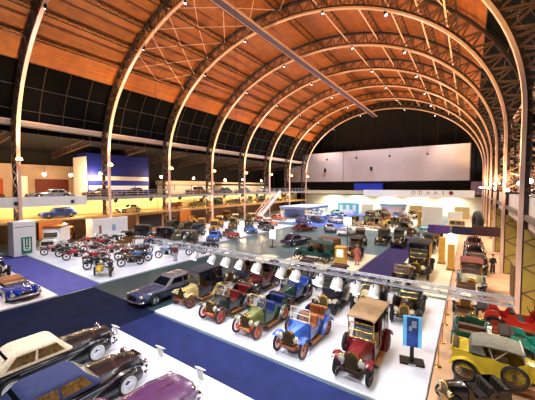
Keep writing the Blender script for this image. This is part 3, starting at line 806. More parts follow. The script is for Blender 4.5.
platform('pale wood floor strip under the yellow tourer and right hand cars', -1.1, 4.35, 8.6, 90, M_WOODF, .06)
carpet('dark blue carpet lane across the front', -16.25, 1.8, 8.45, 10.85)
carpet('violet blue carpet lane between roadster and motorcycles', -44, -24.6, 8.7, 11.6, mat('violet_blue_carpet', (80, 78, 146), .7, 0, .15, 1.2))
carpet('dark navy carpet left of the black saloons', -24.4, -16.25, -2, 8.45, mat('navy_carpet', (12, 18, 42), .95, 0, .25, .8))
carpet('dark navy carpet between the roadster platform and the silver saloon', -24.4, -16.25, 8.45, 11.0, mat('navy_carpet', (13, 17, 32)))
carpet('added dark teal sheet for the dimmer floor around the silver saloon', -24.6, -16.4, 11.0, 25.4, mat('dark_teal_floor_shade', (20, 46, 52), .6, 0, .25, .5))  # added sheet; its dark colour stands for the floor's dimmer near end
carpet('purple carpet lane beside the yellow pedestal', -8.5, -5.5, 24.0, 50, M_PURPLE)
carpet('bright blue carpet in the far middle of the hall', -32.3, -20.2, 54, 86, mat('bright_blue_carpet', (70, 100, 180), .5, 0, .15, .8))

for m_ in (M_CARPET, M_PURPLE, _mats['navy_carpet'], _mats['violet_blue_carpet']): m_.node_tree.nodes['Principled BSDF'].inputs['Specular IOR Level'].default_value = .12
# ------------------------------------------------------------------ lamps
def spot(loc, aim, P, col, ang=110, blend=.6, size=.25, parent=None):
    d = bpy.data.lights.new('lamp_light', 'SPOT'); d.energy = P; d.color = col; d.spot_size = math.radians(ang); d.spot_blend = blend; d.shadow_soft_size = size
    o = bpy.data.objects.new('lamp_light', d); COL.objects.link(o); o.location = loc
    o.rotation_euler = (Vector(aim) - Vector(loc)).to_track_quat('-Z', 'Y').to_euler()
    return o
def pointl(loc, P, col, size=.2):
    d = bpy.data.lights.new('lamp_light', 'POINT'); d.energy = P; d.color = col; d.shadow_soft_size = size
    o = bpy.data.objects.new('lamp_light', d); COL.objects.link(o); o.location = loc; return o
WARM = (1, .62, .30); ORANGE = (1, .62, .20); COOL = (.86, .92, 1.0); NEUT = (1, .93, .84); GOLD = (1, .83, .56)
def lamp_thing(name, label, loc, aim, r=.18, L=.4, glow=M_LAMPS, group=None, hang=None, shell=None):
    """drum lamp: housing with a lit lens, pointing at aim; yoke and an optional hanger rod upwards"""
    t = bpy.data.objects.new(name, None); COL.objects.link(t); t.location = loc; tag(t, label, 'lamp', group)
    q = (Vector(aim) - Vector(loc)).to_track_quat('Z', 'Y')
    o = MB().lathe([(r * .6, -L), (r * .9, -L * .8), (r, -L * .3), (r * 1.08, 0), (r * .96, 0), (r * .9, -.04)], n=12).build('housing', shell or DARKM, t); o.rotation_mode = 'QUATERNION'; o.rotation_quaternion = q
    o = MB().lathe([(r * .93, -.03), (r * .6, .0), (.005, .012)], n=12).build('lens', glow, t); o.rotation_mode = 'QUATERNION'; o.rotation_quaternion = q
    if hang: MB().tube((0, 0, 0), hang, .025, 5).build('hanger', DARKM, t)
    return t
LG = 1.0
for n, yy in enumerate(YA):
    for side, sx in (('left', -1), ('right', 1)):
        x = XC + sx * (WI - .55); loc = (x, yy - .1, 11.2 if sx < 0 else 7.7)
        t = thing('uplight', f'warm glowing uplight on the {ORD[n]} arch foot, {side} side', 'uplight', loc, 0, 'uplights on the arch feet')
        MB().box((0, 0, -.1), (.4, .44, .2) if sx < 0 else (.24, .26, .16), ch=.05).build('housing', DARKM, t)
        MB().ball((0, 0, .1), (.3, .34, .26) if sx < 0 else (.1, .12, .1), 12, 6).build('lens', M_LAMPO if sx < 0 else M_LAMPS, t)
        MB().bar((0, 0, -.1), (sx * .55, 0, -.1), .1, .1).build('bracket', DARKM, t)
        spot((x - sx * .2, yy, loc[2] + .45), (ell(90 - sx * 48, 0)[0], yy + (4.5 if n < 7 else -3), ell(138)[1] + 2), 15000 * LG, ORANGE, 105, 1., .3)
# floodlights on the arches, aimed at the floor
FL = []
for n in range(8):
    for k, a in enumerate((55, 75, 105, 128)):
        p = ell(a, -.35); FL.append((n, k, p))
for n, k, p in FL:
    pos = ['far right of', 'right of', 'left of', 'far left of'][k]
    aim = (p[0], YA[n] - (5.5 if n == 0 else 1), 0) if k in (1, 2) else (-45 if k == 3 else 2.4, YA[n] - 2, 4.5)
    lamp_thing('floodlight', f'floodlight under the {ORD[n]} arch, {pos} the roof crown', (p[0], YA[n], p[1]), aim, .16, .5, M_LAMPS, 'floodlights under the arches', (0, 0, .45))
    spot((p[0], YA[n] - .02, p[1] - .15), aim, (5600 if n else 6200) * LG * (1.0 if n < 4 else 1.4 if n < 5 else 2.3), COOL if k > 0 else NEUT, 105, .7, .5)

# ------------------------------------------------------------------ lighting truss over the brass era row
def truss(name, label, p0, p1, s=.42, nseg=40, col=M_ALU):
    t = thing(name, label, 'truss', p0)
    d = Vector(p1) - Vector(p0); u = d.normalized(); a = u.cross(Vector((0, 0, 1))).normalized(); b = a.cross(u)
    C = [a * i * s / 2 + b * j * s / 2 for i, j in ((-1, -1), (1, -1), (1, 1), (-1, 1))]
    for c in C: MB().tube(c, c + d, .028, 6).build('chord', col, t)
    m = MB()
    for k in range(nseg):
        for i in range(4):
            q0, q1 = C[i] + d * (k / nseg), C[(i + 1) % 4] + d * ((k + .5) / nseg); q2 = C[i] + d * ((k + 1) / nseg)
            m.tube(q0, q1, .012, 4).tube(q1, q2, .012, 4)
    m.build('lattice', col, t)
    return t
TY, TZ = 12.2, 4.25
truss('lighting_truss', 'long silver lighting truss hung low over the row of brass era cars', (-18, TY, TZ), (1.3, TY, TZ), .24, 30)
m = thing('truss_hanger', 'thin suspension wires of the low silver truss', 'wire', (-14, TY, TZ + .2))
for x in (-3.6, 3.5): MB().tube((x, 0, 0), (x, .0, 19), .008, 4).build('wire', DARKM, m)
LX = [-14.0, -12.5, -11.4, -10.4, -9.2, -7.7, -6.85, -5.6, -4.75, -3.9, -3.15]
for i, x in enumerate(LX):
    big = .25 if i in (2, 4, 6, 8) else .21
    lamp_thing('spot_lamp', f'{ORD[i] if i < 10 else "eleventh"} glaring white spot lamp along the low truss from its left lamp', (x, TY - .05, TZ - .75), (x - .2, TY - 1.5, TZ - 3.0), big, .5, M_LAMPS, 'spot lamps on the low truss', (0, .05, .64), M_WHITE)
    if i % 2 == 0: spot((x, TY - .2, TZ - 1.1), (x, TY - 2, 0), 340 * LG, COOL, 120, .8, .2)
truss('lighting_truss', 'added unseen high silver lighting truss above the front platform', (-30, 1.5, 17.5), (1.2, 1.5, 17.5), .42, 40)  # truss and floodlights added out of view to brighten the cars' front faces
m2 = thing('truss_hanger', 'thin suspension wires of the added high front truss', 'wire', (-14, 1.5, 17.7))
for x in (-12, 0, 11): MB().tube((x, 0, 0), (x, 0, 9), .012, 4).build('wire', M_ALU, m2)
for i, x in enumerate((-28, -21, -14, -7, -.5)):
    aim = (x, 12, 0)
    lamp_thing('floodlight', f'{ORD[i]} added floodlight along the unseen high front truss from its left end', (x, 1.6, 16.9), aim, .2, .5, M_LAMPS, 'added floodlights of the high front truss', (0, -.05, .45))
    spot((x, 1.75, 16.75), aim, 5200 * LG, COOL if i < 4 else NEUT, 95, .8, .5)
# lamps of the left gallery
for i, (y_, z_) in enumerate(((5., 9.9), (9.6, 9.8), (17, 9.8), (20.5, 9.8), (25, 10.2), (37, 10.), (45.5, 9.9), (56, 9.7), (63, 9.9), (72, 9.8))):
    x = -52
    t = thing('pendant_lamp', f'{ORD[i]} white globe lamp along the left gallery from the near end', 'lamp', (x, y_, z_), 0, 'globe lamps of the left gallery')
    MB().ball((0, 0, 0), .24, 12, 8).build('globe', M_LAMPW, t); MB().tube((0, 0, .2), (0, 0, 14.6 - z_ - .1), .02, 4).build('cord', DARKM, t)
    pointl((x, y_, z_ - .5), 1300 * LG, WARM, .3)
# spot heads under the gallery edge, light for the shelf
for i in range(12):
    y_ = 12 + i * 6.2
    lamp_thing('shelf_spotlight', f'{ORD[i] if i < 10 else ("eleventh", "twelfth")[i - 10]} black spotlight under the left gallery edge, counted from the near end', (-46.1, y_, 5.7), (-49, y_ + .5, 4.), .26, .7, M_LAMPO, 'black spotlights under the gallery edge', (0, 0, .3))
    pointl((-46.9, y_ + 1.2, 5.75), 800 * LG, GOLD, .2)
    if i % 2: pointl((-48.6, y_, 3.1), 1100 * LG, WARM, .2)
# far end and right side lamps
for i, (x, y_) in enumerate(((-38, 80), (-30, 82), (-22, 82), (-14, 82), (-6, 80), (-26, 72))):
    pass
for i, (y_) in enumerate((18, 23, 29, 34, 40, 45.5, 52, 60, 70)):
    t = thing('ceiling_lamp', f'{ORD[i]} warm round lamp under the right gallery from the near end', 'lamp', (4.6, y_, 5.99), 0, 'round lamps under the right gallery')
    MB().lathe([(.3, 0), (.3, -.1), (.26, -.12)], n=14).build('rim', DARKM, t); MB().lathe([(.25, -.11), (.12, -.15), (.005, -.16)], n=14).build('diffuser', M_LAMPW, t)
    spot((4.4, y_, 5.7), (1.5, y_, 0), 1300 * LG, GOLD, 150, .7, .25)
for i, (x, y_, z_) in enumerate(((3.4, 27, 8.4), (3.5, 33, 8.3), (3.4, 44, 8.4), (3.4, 54, 8.5), (3.5, 64, 8.5), (3.5, 76, 8.4))):
    t = thing('gallery_lamp', f'{ORD[i]} bright globe lamp behind the glass balustrade on the right gallery', 'lamp', (x, y_, 6.3), 0, 'globe lamps of the right gallery')
    MB().ball((0, 0, z_ - 6.3), .17, 12, 8).build('globe', M_LAMPW, t); MB().tube((0, 0, 0), (0, 0, z_ - 6.5), .04, 6).build('post', DARKM, t)
    pointl((x - .1, y_ + .6, z_ + .4), 700 * LG, WARM, .25)
for x in (-36, -27, -18, -9): spot((x, 84, 16), (x, 93, 14), 500 * LG, (1, .86, .82), 120, .9, .4)
for i, x in enumerate((-36, -27, -18, -9)):
    lamp_thing('screen_lamp', f'{ORD[i]} floodlight before the projection screen from its left', (x, 84, 16.2), (x, 93, 14), .25, .5, M_LAMPW, 'floodlights of the screen', (0, 0, 14))
for i, (x, y_) in enumerate(((-37, 88.8), (-29, 88.8), (-20, 88.8), (-12, 88.8), (-4, 88.8))):
    t = thing('ceiling_lamp', f'{ORD[i]} round lamp under the far gallery from the left', 'lamp', (x, y_, 6.14), 0, 'round lamps under the far gallery')
    MB().lathe([(.3, 0), (.3, -.1), (.26, -.12)], n=14).build('rim', DARKM, t); MB().lathe([(.25, -.11), (.12, -.15), (.005, -.16)], n=14).build('diffuser', M_LAMPW, t)
    spot((x, y_, 5.8), (x, y_ + 1.5, 0), 4200 * LG, NEUT, 150, .7, .25)

# ------------------------------------------------------------------ stands, signs, kiosks
def lectern(label, x, y, rz, z=PH):
    t = thing('information_lectern', label, 'lectern', (x, y, z), rz, 'white lecterns on the front platform edge')
    MB().box((0, 0, .02), (.42, .3, .04), ch=.01).build('base', M_WHITE, t)
    MB().prism([(-.05, .03), (.05, .03), (.16, .5), (.06, .5)], -.14, .14).build('post', M_WHITE, t)
    MB().box((0, .06, .52), (.4, .3, .04), (.6, 0, 0), ch=.015).build('panel', M_WHITE, t)
lectern('white information lectern on the platform edge before the first black saloon', -15.2, 7.95, 180)
lectern('white information lectern on the platform edge before the second black saloon', -11.5, 8.05, 180)
lectern('white information lectern on the platform edge before the purple car', -8.8, 8.0, 180)
t = thing('information_kiosk', 'light blue information panel on a dark post beside the maroon limousine', 'kiosk', (-1.95, 14.2, PH), 12)
MB().box((0, 0, .05), (1.0, .6, .1), ch=.02).build('base', DARKM, t)
MB().box((0, 0, .4), (.16, .12, .72), ch=.02).build('post', DARKM, t)
k_ = MB().box((0, -.02, 1.42), (.76, .08, 1.4), ch=.03).build('panel', mat('light_blue_backlit', (110, 200, 250), .35, emit=.35), t)
MB().box((0, -.07, 1.42), (.46, .03, 1.32)).build('poster', mat('deep_blue_print', (24, 74, 170), .4, 0, .5, 5), k_)
MB().box((.06, -.088, 1.78), (.2, .01, .3)).box((-.08, -.088, 1.58), (.12, .01, .2)).build('poster_picture', mat('pale_blue_print', (190, 215, 240), .4), k_)
MB().box((0, -.302, .06), (.3, .01, .04)).build('label_plate', M_WHITE, t)
t = thing('pedestal', 'yellow ochre display pedestal with a lit white top near the green tourer', 'pedestal', (-10.2, 27.4, PH), 5)
MB().box((0, 0, .95), (1.0, .8, 1.9), ch=.02).build('body', mat('ochre_yellow_paint', (206, 156, 66), .5, 0, .12, 2), t)
MB().box((0, 0, 1.98), (1.06, .86, .14), ch=.02).build('cap', mat('ochre_yellow_paint', (206, 156, 66)), t)
MB().box((0, -.41, 1.45), (.6, .03, .7)).build('notice', mat('lit_notice', (255, 240, 205), .5, emit=1.2), t)
t = thing('lamp_stand', 'white box lamp on a thin black pole behind the yellow pedestal', 'lamp', (-11.75, 33.6, PH))
MB().tube((0, 0, 0), (0, 0, 3.4), .05, 6).build('pole', DARKM, t); MB().box((0, 0, .03), (.6, .6, .06)).build('base', DARKM, t)
MB().box((0, 0, 3.8), (.8, .4, .9), ch=.05).build('shade', mat('white_shade_glow', (255, 250, 240), .5, emit=2.5), t)
t = thing('lamp_stand', 'white box lamp on a thin pole in the grey aisle by the navy car', 'lamp', (-21.3, 32.0, 0))
MB().tube((0, 0, 0), (0, 0, 1.2), .05, 6).build('pole', DARKM, t); MB().box((0, 0, .03), (.6, .6, .06)).build('base', DARKM, t)
MB().box((0, 0, 1.7), (.7, .4, 1.1), ch=.05).build('shade', mat('white_shade_glow', (255, 250, 240)), t)
# white cabinet with the green sign
t = thing('reception_cabinet', 'tall white cabinet with a green sign left of the motorcycles', 'cabinet', (-42.4, 11.5, PH), 94)
MB().box((0, 0, 1.95), (2.1, 1.5, 3.9), ch=.02).build('body', M_WHITE, t)
sg = MB().box((.15, -.78, 1.15), (1.0, .05, 1.9), ch=.01).build('sign_panel', mat('green_sign', (10, 118, 84), .5), t)
MB().box((-.12, -.815, 1.3), (.12, .02, 1.3)).box((.42, -.815, 1.3), (.12, .02, 1.3)).box((.15, -.815, .62), (.54, .02, .12)).box((.15, -.815, 1.5), (.1, .02, .8)).box((.15, -.815, .88), (.3, .02, .1)).build('sign_lettering', M_WHITE, sg)
MB().box((0, -.752, 3.3), (1.8, .01, .06)).build('door_gap', DARKM, t)
t = thing('exhibition_booth', 'white partition booth with a narrow brown door behind the motorcycles', 'booth', (-44.6, 22.8, PH), 0)
MB().box((0, 0, 1.6), (.2, 5.2, 3.2), ch=.02).build('partition', M_WHITE, t)
MB().box((-1.0, -2.55, 1.6), (2, .15, 3.2), ch=.02).build('side_wall', M_WHITE, t)
MB().box((.12, -1.6, 1.1), (.05, .3, 2.2)).build('door', WOODY, t); MB().box((.12, .4, 1.7), (.04, .5, .9)).build('poster', mat('blue_grey_print', (130, 160, 200)), t)
o = MB().box((-35.8, 30.6, 1.72), (.25, 5.4, 3.4), ch=.04).box((-35.64, 30.6, 1.9), (.06, 4.4, 2.2)).build('framed_board', [mat('tan_frame', (206, 150, 104), .5)]); 
o.data.materials.append(mat('dark_board', (46, 34, 30), .5)); 
for p in o.data.polygons[26:]: p.material_index = 1
o.location.x = -10.5; tag(o, 'large tan framed dark board below the left gallery', 'board')
for i, y_ in enumerate((18, 25, 36, 44)):
    o = MB().box((-53.18, y_, 1.42), (.3, 3.2, 2.8), ch=.04).build('display_board', mat('warm_brown_panel', (176, 112, 66), .6, 0, .15, 1)); tag(o, f'{ORD[i]} warm brown panel on the wall under the left gallery', 'panel', 'brown panels under the gallery')
# stairs to the gallery
t = thing('staircase', 'pale steel staircase rising to the left gallery beyond the cars', 'staircase', (-43.6, 58.5, 0))
N_ = 22
for sx in (-.9, .9): MB().bar((sx, 0, .1), (sx, 9.5, 6.2), .12, .4).build('stringer', M_CREAM, t); MB().bar((sx, 0, 1.1), (sx, 9.5, 7.2), .07, .07).build('hand_rail', M_CREAM, t)
for k in range(N_): MB().box((0, .2 + 9.2 * k / N_, .28 + 6.0 * k / N_), (1.7, .34, .05)).build('tread', M_CREAM, t)
MB().prism([(0, .3), (9.5, 6.4), (9.5, 7.1), (0, 1.0)], .92, .95).build('side_panel', M_WHITE, t)
# pavilion with blue roof, cyan booth and counters in the distance
t = thing('display_pavilion', 'low flat roofed pavilion with blue bands in the far middle', 'pavilion', (-35.2, 68, PH))
MB().box((0, 0, 2.7), (8, 12, .55), ch=.05).build('roof', mat('pale_blue_grey_paint', (172, 186, 216), .5), t)
for zz in (2.58, 2.82): MB().box((0, 0, zz), (8.06, 12.06, .09)).build('roof_band', M_BLUEW, t)
for sx in (-3.7, 3.7):
    for sy in (-5.7, 0, 5.7): MB().box((sx, sy, 1.22), (.2, .2, 2.44)).build('post', M_WHITE, t)
MB().box((-3, 0, 1.2), (.3, 11, 2.4)).build('back_wall', mat('pale_blue_grey_paint', (172, 186, 216)), t)
t = thing('exhibition_booth', 'cyan and white booth before the far wall', 'booth', (-30, 86.0, 0))
MB().box((0, 0, 1.6), (6.5, .4, 3.2), ch=.03).build('back_panel', mat('cyan_paint', (96, 190, 200), .5), t)
for k in (-2, 0, 2): MB().box((k, -.25, 1.5), (.9, .1, 2.0)).build('display_panel', M_WHITE, t)
MB().box((0, -1.2, .55), (4, .7, 1.1), ch=.03).build('counter', M_WHITE, t)
t = thing('exhibition_booth', 'turquoise and lilac rounded booth under the far gallery', 'booth', (-17.5, 87.3, 0))
MB().lathe([(3.2, 0), (3.2, 2.4), (3.6, 2.5), (3.6, 3.3), (3.2, 3.4)], n=28).build('drum', mat('pale_lilac_paint', (214, 200, 226), .5), t)
MB().lathe([(3.64, 2.7), (3.64, 3.1)], n=28, cap=False).build('band', mat('turquoise_paint', (70, 180, 170), .5), t)
o = MB().box((-6.0, 66, 2.0), (3.6, .4, 4.0), ch=.03).build('exhibition_board', M_WHITE); tag(o, 'tall blank white panel behind the turquoise car', 'panel')
o = MB().box((-2.2, 66, 1.62), (2.4, .4, 3.2), ch=.03).build('exhibition_board', M_WHITE); tag(o, 'shorter blank white panel behind the cream car', 'panel')
o = MB().box((-8.0, 64, 1.6), (.4, 2.4, 3.2), ch=.03).build('exhibition_board', mat('ochre_panel', (170, 136, 64))); tag(o, 'narrow ochre panel end-on left of the white panels', 'panel')
for i, (x, y_, c) in enumerate(((-24, 85, (236, 220, 180)), (-11.8, 87.0, (190, 150, 90)), (-8, 86.5, (226, 205, 160)), (-38, 86, (214, 220, 190)), (-1.5, 86.5, (205, 180, 120)))):
    o = MB().box((x, y_, 1.5), (3.2, .4, 3.0), ch=.03).build('exhibition_board', mat('panel_tone_%d' % i, c, .6)); tag(o, ('cream', 'tan', 'pale sand', 'pale green', 'golden')[i] + ' display panel standing before the far wall', 'panel')
t = thing('banner_stand', 'purple and navy banner boards above the dark cars on the right', 'banner', (-1.8, 42.5, .06), 0)
for x, c in ((-1.3, (96, 60, 150)), (1.3, (26, 26, 70))):
    MB().box((x, 0, 2.6), (2.4, .1, 1.0), ch=.02).build('board', mat('banner_%d' % c[0], c, .5), t)
for x in (-2.4, 0, 2.4): MB().tube((x, .08, 0), (x, .08, 3.1), .04, 6).build('pole', DARKM, t)
o = MB().box((2.3, 41.5, 2.9), (4.0, .12, 1.1), ch=.02).tube((.8, 41.6, 0.06), (.8, 41.6, 2.6), .05).tube((3.8, 41.6, .06), (3.8, 41.6, 2.6), .05).build('canopy_board', mat('dark_maroon_board', (54, 26, 34), .5)); tag(o, 'dark maroon board on legs over the black saloon at right', 'board')
for i, (x, y_, h) in enumerate(((-2.2, 34.6, 2.7), (-1.3, 32.4, 2.5))):
    t = thing('display_pillar', ('slim ochre square pillar, the farther of two by the cream car', 'slim ochre square pillar topped with a white lamp box by the cream car')[i], 'pillar', (x, y_, PH), 0)
    MB().box((0, 0, h / 2), (.55, .55, h), ch=.02).build('shaft', mat('ochre_yellow_paint', (206, 156, 66)), t); MB().box((0, 0, .1), (.7, .7, .2)).build('base', WOODY, t)
    if i: MB().box((0, 0, h + .45), (.6, .6, .9), ch=.05).build('lamp_box', mat('white_shade_glow', (255, 250, 240)), t)
t = thing('storage_crate', 'big plain olive brown crate beside the right hand columns', 'crate', (3.95, 27.2, .0), 0)
MB().box((0, 0, 1.25), (2.6, 2.2, 2.5), ch=.03).build('body', mat('olive_brown_board', (118, 88, 46), .6, 0, .1, 1), t); MB().box((0, 0, 2.53), (2.7, 2.3, .08)).build('lid', mat('olive_brown_board', (118, 88, 46)), t)
t = thing('upright_tyre', 'huge black upright tyre standing behind the cream car', 'tyre', (1.2, 59.5, .06), 10)
MB().lathe([(1.1, -.4), (1.75, -.5), (1.95, -.25), (1.95, .25), (1.75, .5), (1.1, .4), (1.1, -.4)], (0, 0, 1.95), 'x', 28, cap=False).build('tread', TYRE, t)
def barrier(label, pts, group=None):
    t = thing('rope_barrier', label, 'barrier', (pts[0][0], pts[0][1], 0), 0, group)
    o = Vector((pts[0][0], pts[0][1], 0))
    for p in pts:
        q = Vector((p[0], p[1], p[2])) - o
        MB().lathe([(.15, 0), (.15, .02), (.03, .05), (.025, .9), (.045, .95), (.01, .99)], q, n=8).build('post', BRASS, t)
    for p, q in zip(pts, pts[1:]):
        a, b = Vector(p) - o, Vector(q) - o
        MB().path([a.lerp(b, k / 8) + Vector((0, 0, .85 - .18 * sin(PI * k / 8))) for k in range(9)], .02, 5).build('rope', mat('red_rope', (150, 40, 36), .7), t)
barrier('red rope barrier on brass posts beside the pale wood floor', [(-.95, 14.6, .06), (-.95, 17.0, .06), (-.95, 19.4, .06), (-.95, 21.0, .06)])

# ------------------------------------------------------------------ people
def person(label, x, y, z, rz, top=(150, 60, 60), legs=(40, 36, 44), hair=(40, 28, 20), dress=False, sc=1.0, arm=.0):
    root = thing('person', label, 'person', (x, y, z), rz, None); root.scale = (sc, sc, sc)
    me = bpy.data.meshes.new('body')
    V = [(0, 0, .95), (0, -.01, 1.15), (0, 0, 1.38), (0, 0, 1.5), (0, -.02, 1.62), (0, -.02, 1.72)]; E_ = [(0, 1), (1, 2), (2, 3), (3, 4), (4, 5)]
    Rr = [(.15, .11), (.13, .1), (.17, .1), (.055, .055), (.09, .105), (.07, .085)]
    for sx in (-1, 1):
        b = len(V)
        V += [(sx * .1, 0, .9), (sx * .11, -.02, .5), (sx * .12, .03, .08), (sx * .13, -.12, .04)]; Rr += [(.09, .09), (.06, .06), (.045, .045), (.04, .03)]
        E_ += [(0, b), (b, b + 1), (b + 1, b + 2), (b + 2, b + 3)]
        b = len(V)
        V += [(sx * .2, 0, 1.4), (sx * .26, .02, 1.12), (sx * .27, -.1 - arm, .88 + arm), (sx * .27, -.13 - arm, .8 + arm)]; Rr += [(.055, .055), (.042, .042), (.032, .032), (.038, .022)]
        E_ += [(2, b), (b, b + 1), (b + 1, b + 2), (b + 2, b + 3)]
    me.from_pydata(V, E_, []); me.materials.append(mat('skin', (205, 152, 122), .5))
    o = link('body', me, root)
    sk = o.modifiers.new('skin', 'SKIN'); me.skin_vertices.new() if not me.skin_vertices else None
    for i, r in enumerate(Rr): me.skin_vertices[0].data[i].radius = r
    me.skin_vertices[0].data[0].use_root = True
    o.modifiers.new('sub', 'SUBSURF').levels = 1
    def el(z_, rx, ry, yo=0., n=12): return [(rx * cos(2 * PI * k / n), yo + ry * sin(2 * PI * k / n), z_) for k in range(n)]
    T = fabric(top)
    m = MB()
    if dress: m.loft([el(.35, .3, .26), el(.7, .25, .2), el(1.02, .17, .13), el(1.2, .18, .13), el(1.4, .2, .13), el(1.46, .1, .09)])
    else: m.loft([el(.88, .19, .14), el(1.05, .18, .13), el(1.25, .19, .135), el(1.4, .2, .13), el(1.46, .1, .09)])
    for sx in (-1, 1): m.path([(sx * .18, 0, 1.41), (sx * .25, .02, 1.14), (sx * .265, -.06 - arm * .6, .96 + arm * .6)], .068, 8)
    m.build('dress' if dress else 'jacket', T, root)
    if not dress:
        m = MB()
        for sx in (-1, 1): m.path([(sx * .095, 0, .95), (sx * .112, -.02, .5), (sx * .122, .025, .1)], .088, 8)
        m.build('trousers', fabric(legs), root)
    m = MB()
    for sx in (-1, 1): m.box((sx * .125, -.05, .045), (.1, .27, .09), ch=.03)
    m.build('shoes', DARKM, root)
    MB().ball((0, .015, 1.70), (.105, .12, .1), 12, 8).build('hair', mat('hair_%d' % hair[0], hair, .6), root)
    return root
person('person in a pinkish red dress standing beside the yellow pedestal', -9.2, 29.3, PH, 10, (206, 120, 110), dress=True, hair=(150, 100, 70), sc=1.12)
person('person in dark clothes standing by the brown crate on the right', 1.9, 33.5, .06, 30, (24, 22, 26), (18, 18, 22))
person('person in black leaning at the left gallery railing', -46.6, 46.2, 6.3, 80, (22, 20, 26), (200, 200, 205), arm=.15)
person('person in dark blue standing by the blue pavilion on the gallery', -47.2, 28.4, 6.3, 60, (24, 30, 60), (20, 20, 26))
person('person in white standing among the motorcycles', -33.2, 20.6, PH, -20, (235, 235, 240), (60, 66, 84))
person('person in a pale shirt walking on the white platform by the truss', -29.6, 21.4, PH, 40, (190, 206, 230), (220, 220, 226))
person('person in a maroon jacket near the motorcycle platform corner', -25.6, 19.8, PH, 20, (110, 50, 56), (170, 176, 190))
# ------------------------------------------------------------------ the vehicles
WR = (190, 60, 40); WY = (214, 150, 84); WK = (30, 28, 30); WW = (226, 222, 214)
# front platform, facing the blue lane
sedan('black drophead saloon with a cream roof on the front platform', -14.75, 4.75, 180, (16, 16, 22), (232, 208, 176), True, L=5.0, H=1.52, wheelstyle='white', pontoon=True, lod=0, z=PH, cabin=(-.65, 2.0), slope=(.5, .7), R=.36, glassc=(112, 86, 50), wsc=(150, 150, 140))
sedan('black drophead saloon with a navy blue cloth roof on the front platform', -11.5, 4.35, 180, (20, 12, 24), (46, 54, 96), True, L=5.0, H=1.5, wheelstyle='white', pontoon=True, lod=0, z=PH, cabin=(-.7, 1.9), slope=(.55, .5), R=.36, glassc=(132, 98, 52), wsc=(206, 190, 160))
sedan('purple saloon at the very front of the white platform', -8.55, 4.5, 180, (96, 52, 100), None, L=5.0, H=1.5, lod=0, z=PH, cabin=(-.3, 1.9))
# silver saloon alone in the aisle
sedan('large silver blue saloon parked alone beside the brass era row', -18.2, 13.3, 0, (62, 68, 98), (116, 108, 112), False, L=5.4, W=1.98, H=1.52, lod=0, cabin=(-.7, 2.1), slope=(.75, .75), R=.38, wheelstyle='solid')
# brass era row facing the blue lane
vintage('cream bonneted landaulet with a black body and tall windscreen', -15.4, 13.85, 0, (24, 26, 44), (218, 186, 120), (226, 196, 132), (52, 50, 60), roof='limo', wheelc=(150, 76, 56), lod=0, z=PH, H=2.25, trim=BRASS)
vintage('open dark green tourer with bright red spoked wheels and red trim', -12.3, 13.4, 0, (34, 40, 38), (50, 36, 32), (42, 50, 46), (70, 66, 58), seat=(120, 30, 26), wheelc=(196, 74, 54), roof='folded', lod=0, z=PH, H=1.9, metal=BRASS)
vintage('green open tourer with brass radiator and orange spoked wheels', -9.5, 13.2, 0, (20, 70, 52), (66, 66, 34), (104, 108, 56), (40, 44, 70), seat=(36, 52, 110), wheelc=(206, 110, 80), roof='folded', lod=0, z=PH, H=1.9, screen=True)
vintage('royal blue open car with white split windscreen and tan seats', -6.75, 13.05, 0, (56, 88, 176), (60, 92, 180), (62, 104, 190), (50, 44, 40), seat=(176, 104, 54), wheelc=(170, 96, 70), roof='open', lod=0, z=PH, H=1.9, trim=mat('cream_window_frame', (232, 214, 180), .5), spare=-1, wb=2.8)
vintage('maroon limousine with a taupe roof and brass lamps', -3.75, 13.1, 0, (96, 18, 22), (100, 20, 24), (98, 18, 24), (160, 130, 96), seat=(190, 160, 110), wheelc=(60, 40, 36), roof='limo', lod=0, z=PH, H=2.3, wb=3.1, spare=-1, lamp=.17)
# second row
vintage('olive grey tourer with a folded black hood behind the maroon limousine', -11.9, 21.9, 0, (58, 60, 56), None, None, (60, 58, 66), roof='folded', wheelc=(150, 70, 56), z=PH)
vintage('maroon tall limousine with a cream roof in the second row', -13.05, 17.9, 0, (98, 26, 34), (30, 26, 34), None, (236, 206, 160), roof='limo', wheelc=(90, 40, 40), z=PH, H=2.4)
vintage('navy blue tourer with a dark green bonnet in the second row', -9.9, 17.3, 0, (30, 48, 104), (22, 22, 30), (20, 70, 58), (24, 22, 30), seat=(40, 70, 150), roof='folded', z=PH, wheelc=(120, 50, 44))
vintage('black violet saloon with pale wings in the second row', -7.3, 18.2, 0, (34, 28, 52), (196, 190, 180), None, (40, 36, 50), roof='saloon', z=PH, wheelc=WK, H=2.1)
vintage('black cabriolet with cream waist and folded top in the second row', -5.2, 19.3, 0, (24, 24, 28), (22, 22, 26), (210, 200, 160), (60, 62, 66), roof='folded', z=PH, wheelc=WK)
vintage('black open racer with brass fittings beside the blue kiosk', -2.9, 19.4, 0, (22, 22, 22), (20, 20, 22), None, (30, 28, 28), seat=(40, 30, 26), roof='open', z=PH, wheelc=(70, 56, 36), spare=2)
vintage('grey tall landaulet at the left end of the second row', -15.3, 18.6, 0, (66, 70, 88), (26, 26, 32), None, (130, 110, 100), roof='limo', z=PH, wheelc=WY)
vintage('white wheeled black tourer at the back of the platform', -8.9, 21.9, 0, (26, 26, 30), (30, 30, 34), None, (66, 60, 56), roof='folded', z=PH, wheelc=WW)
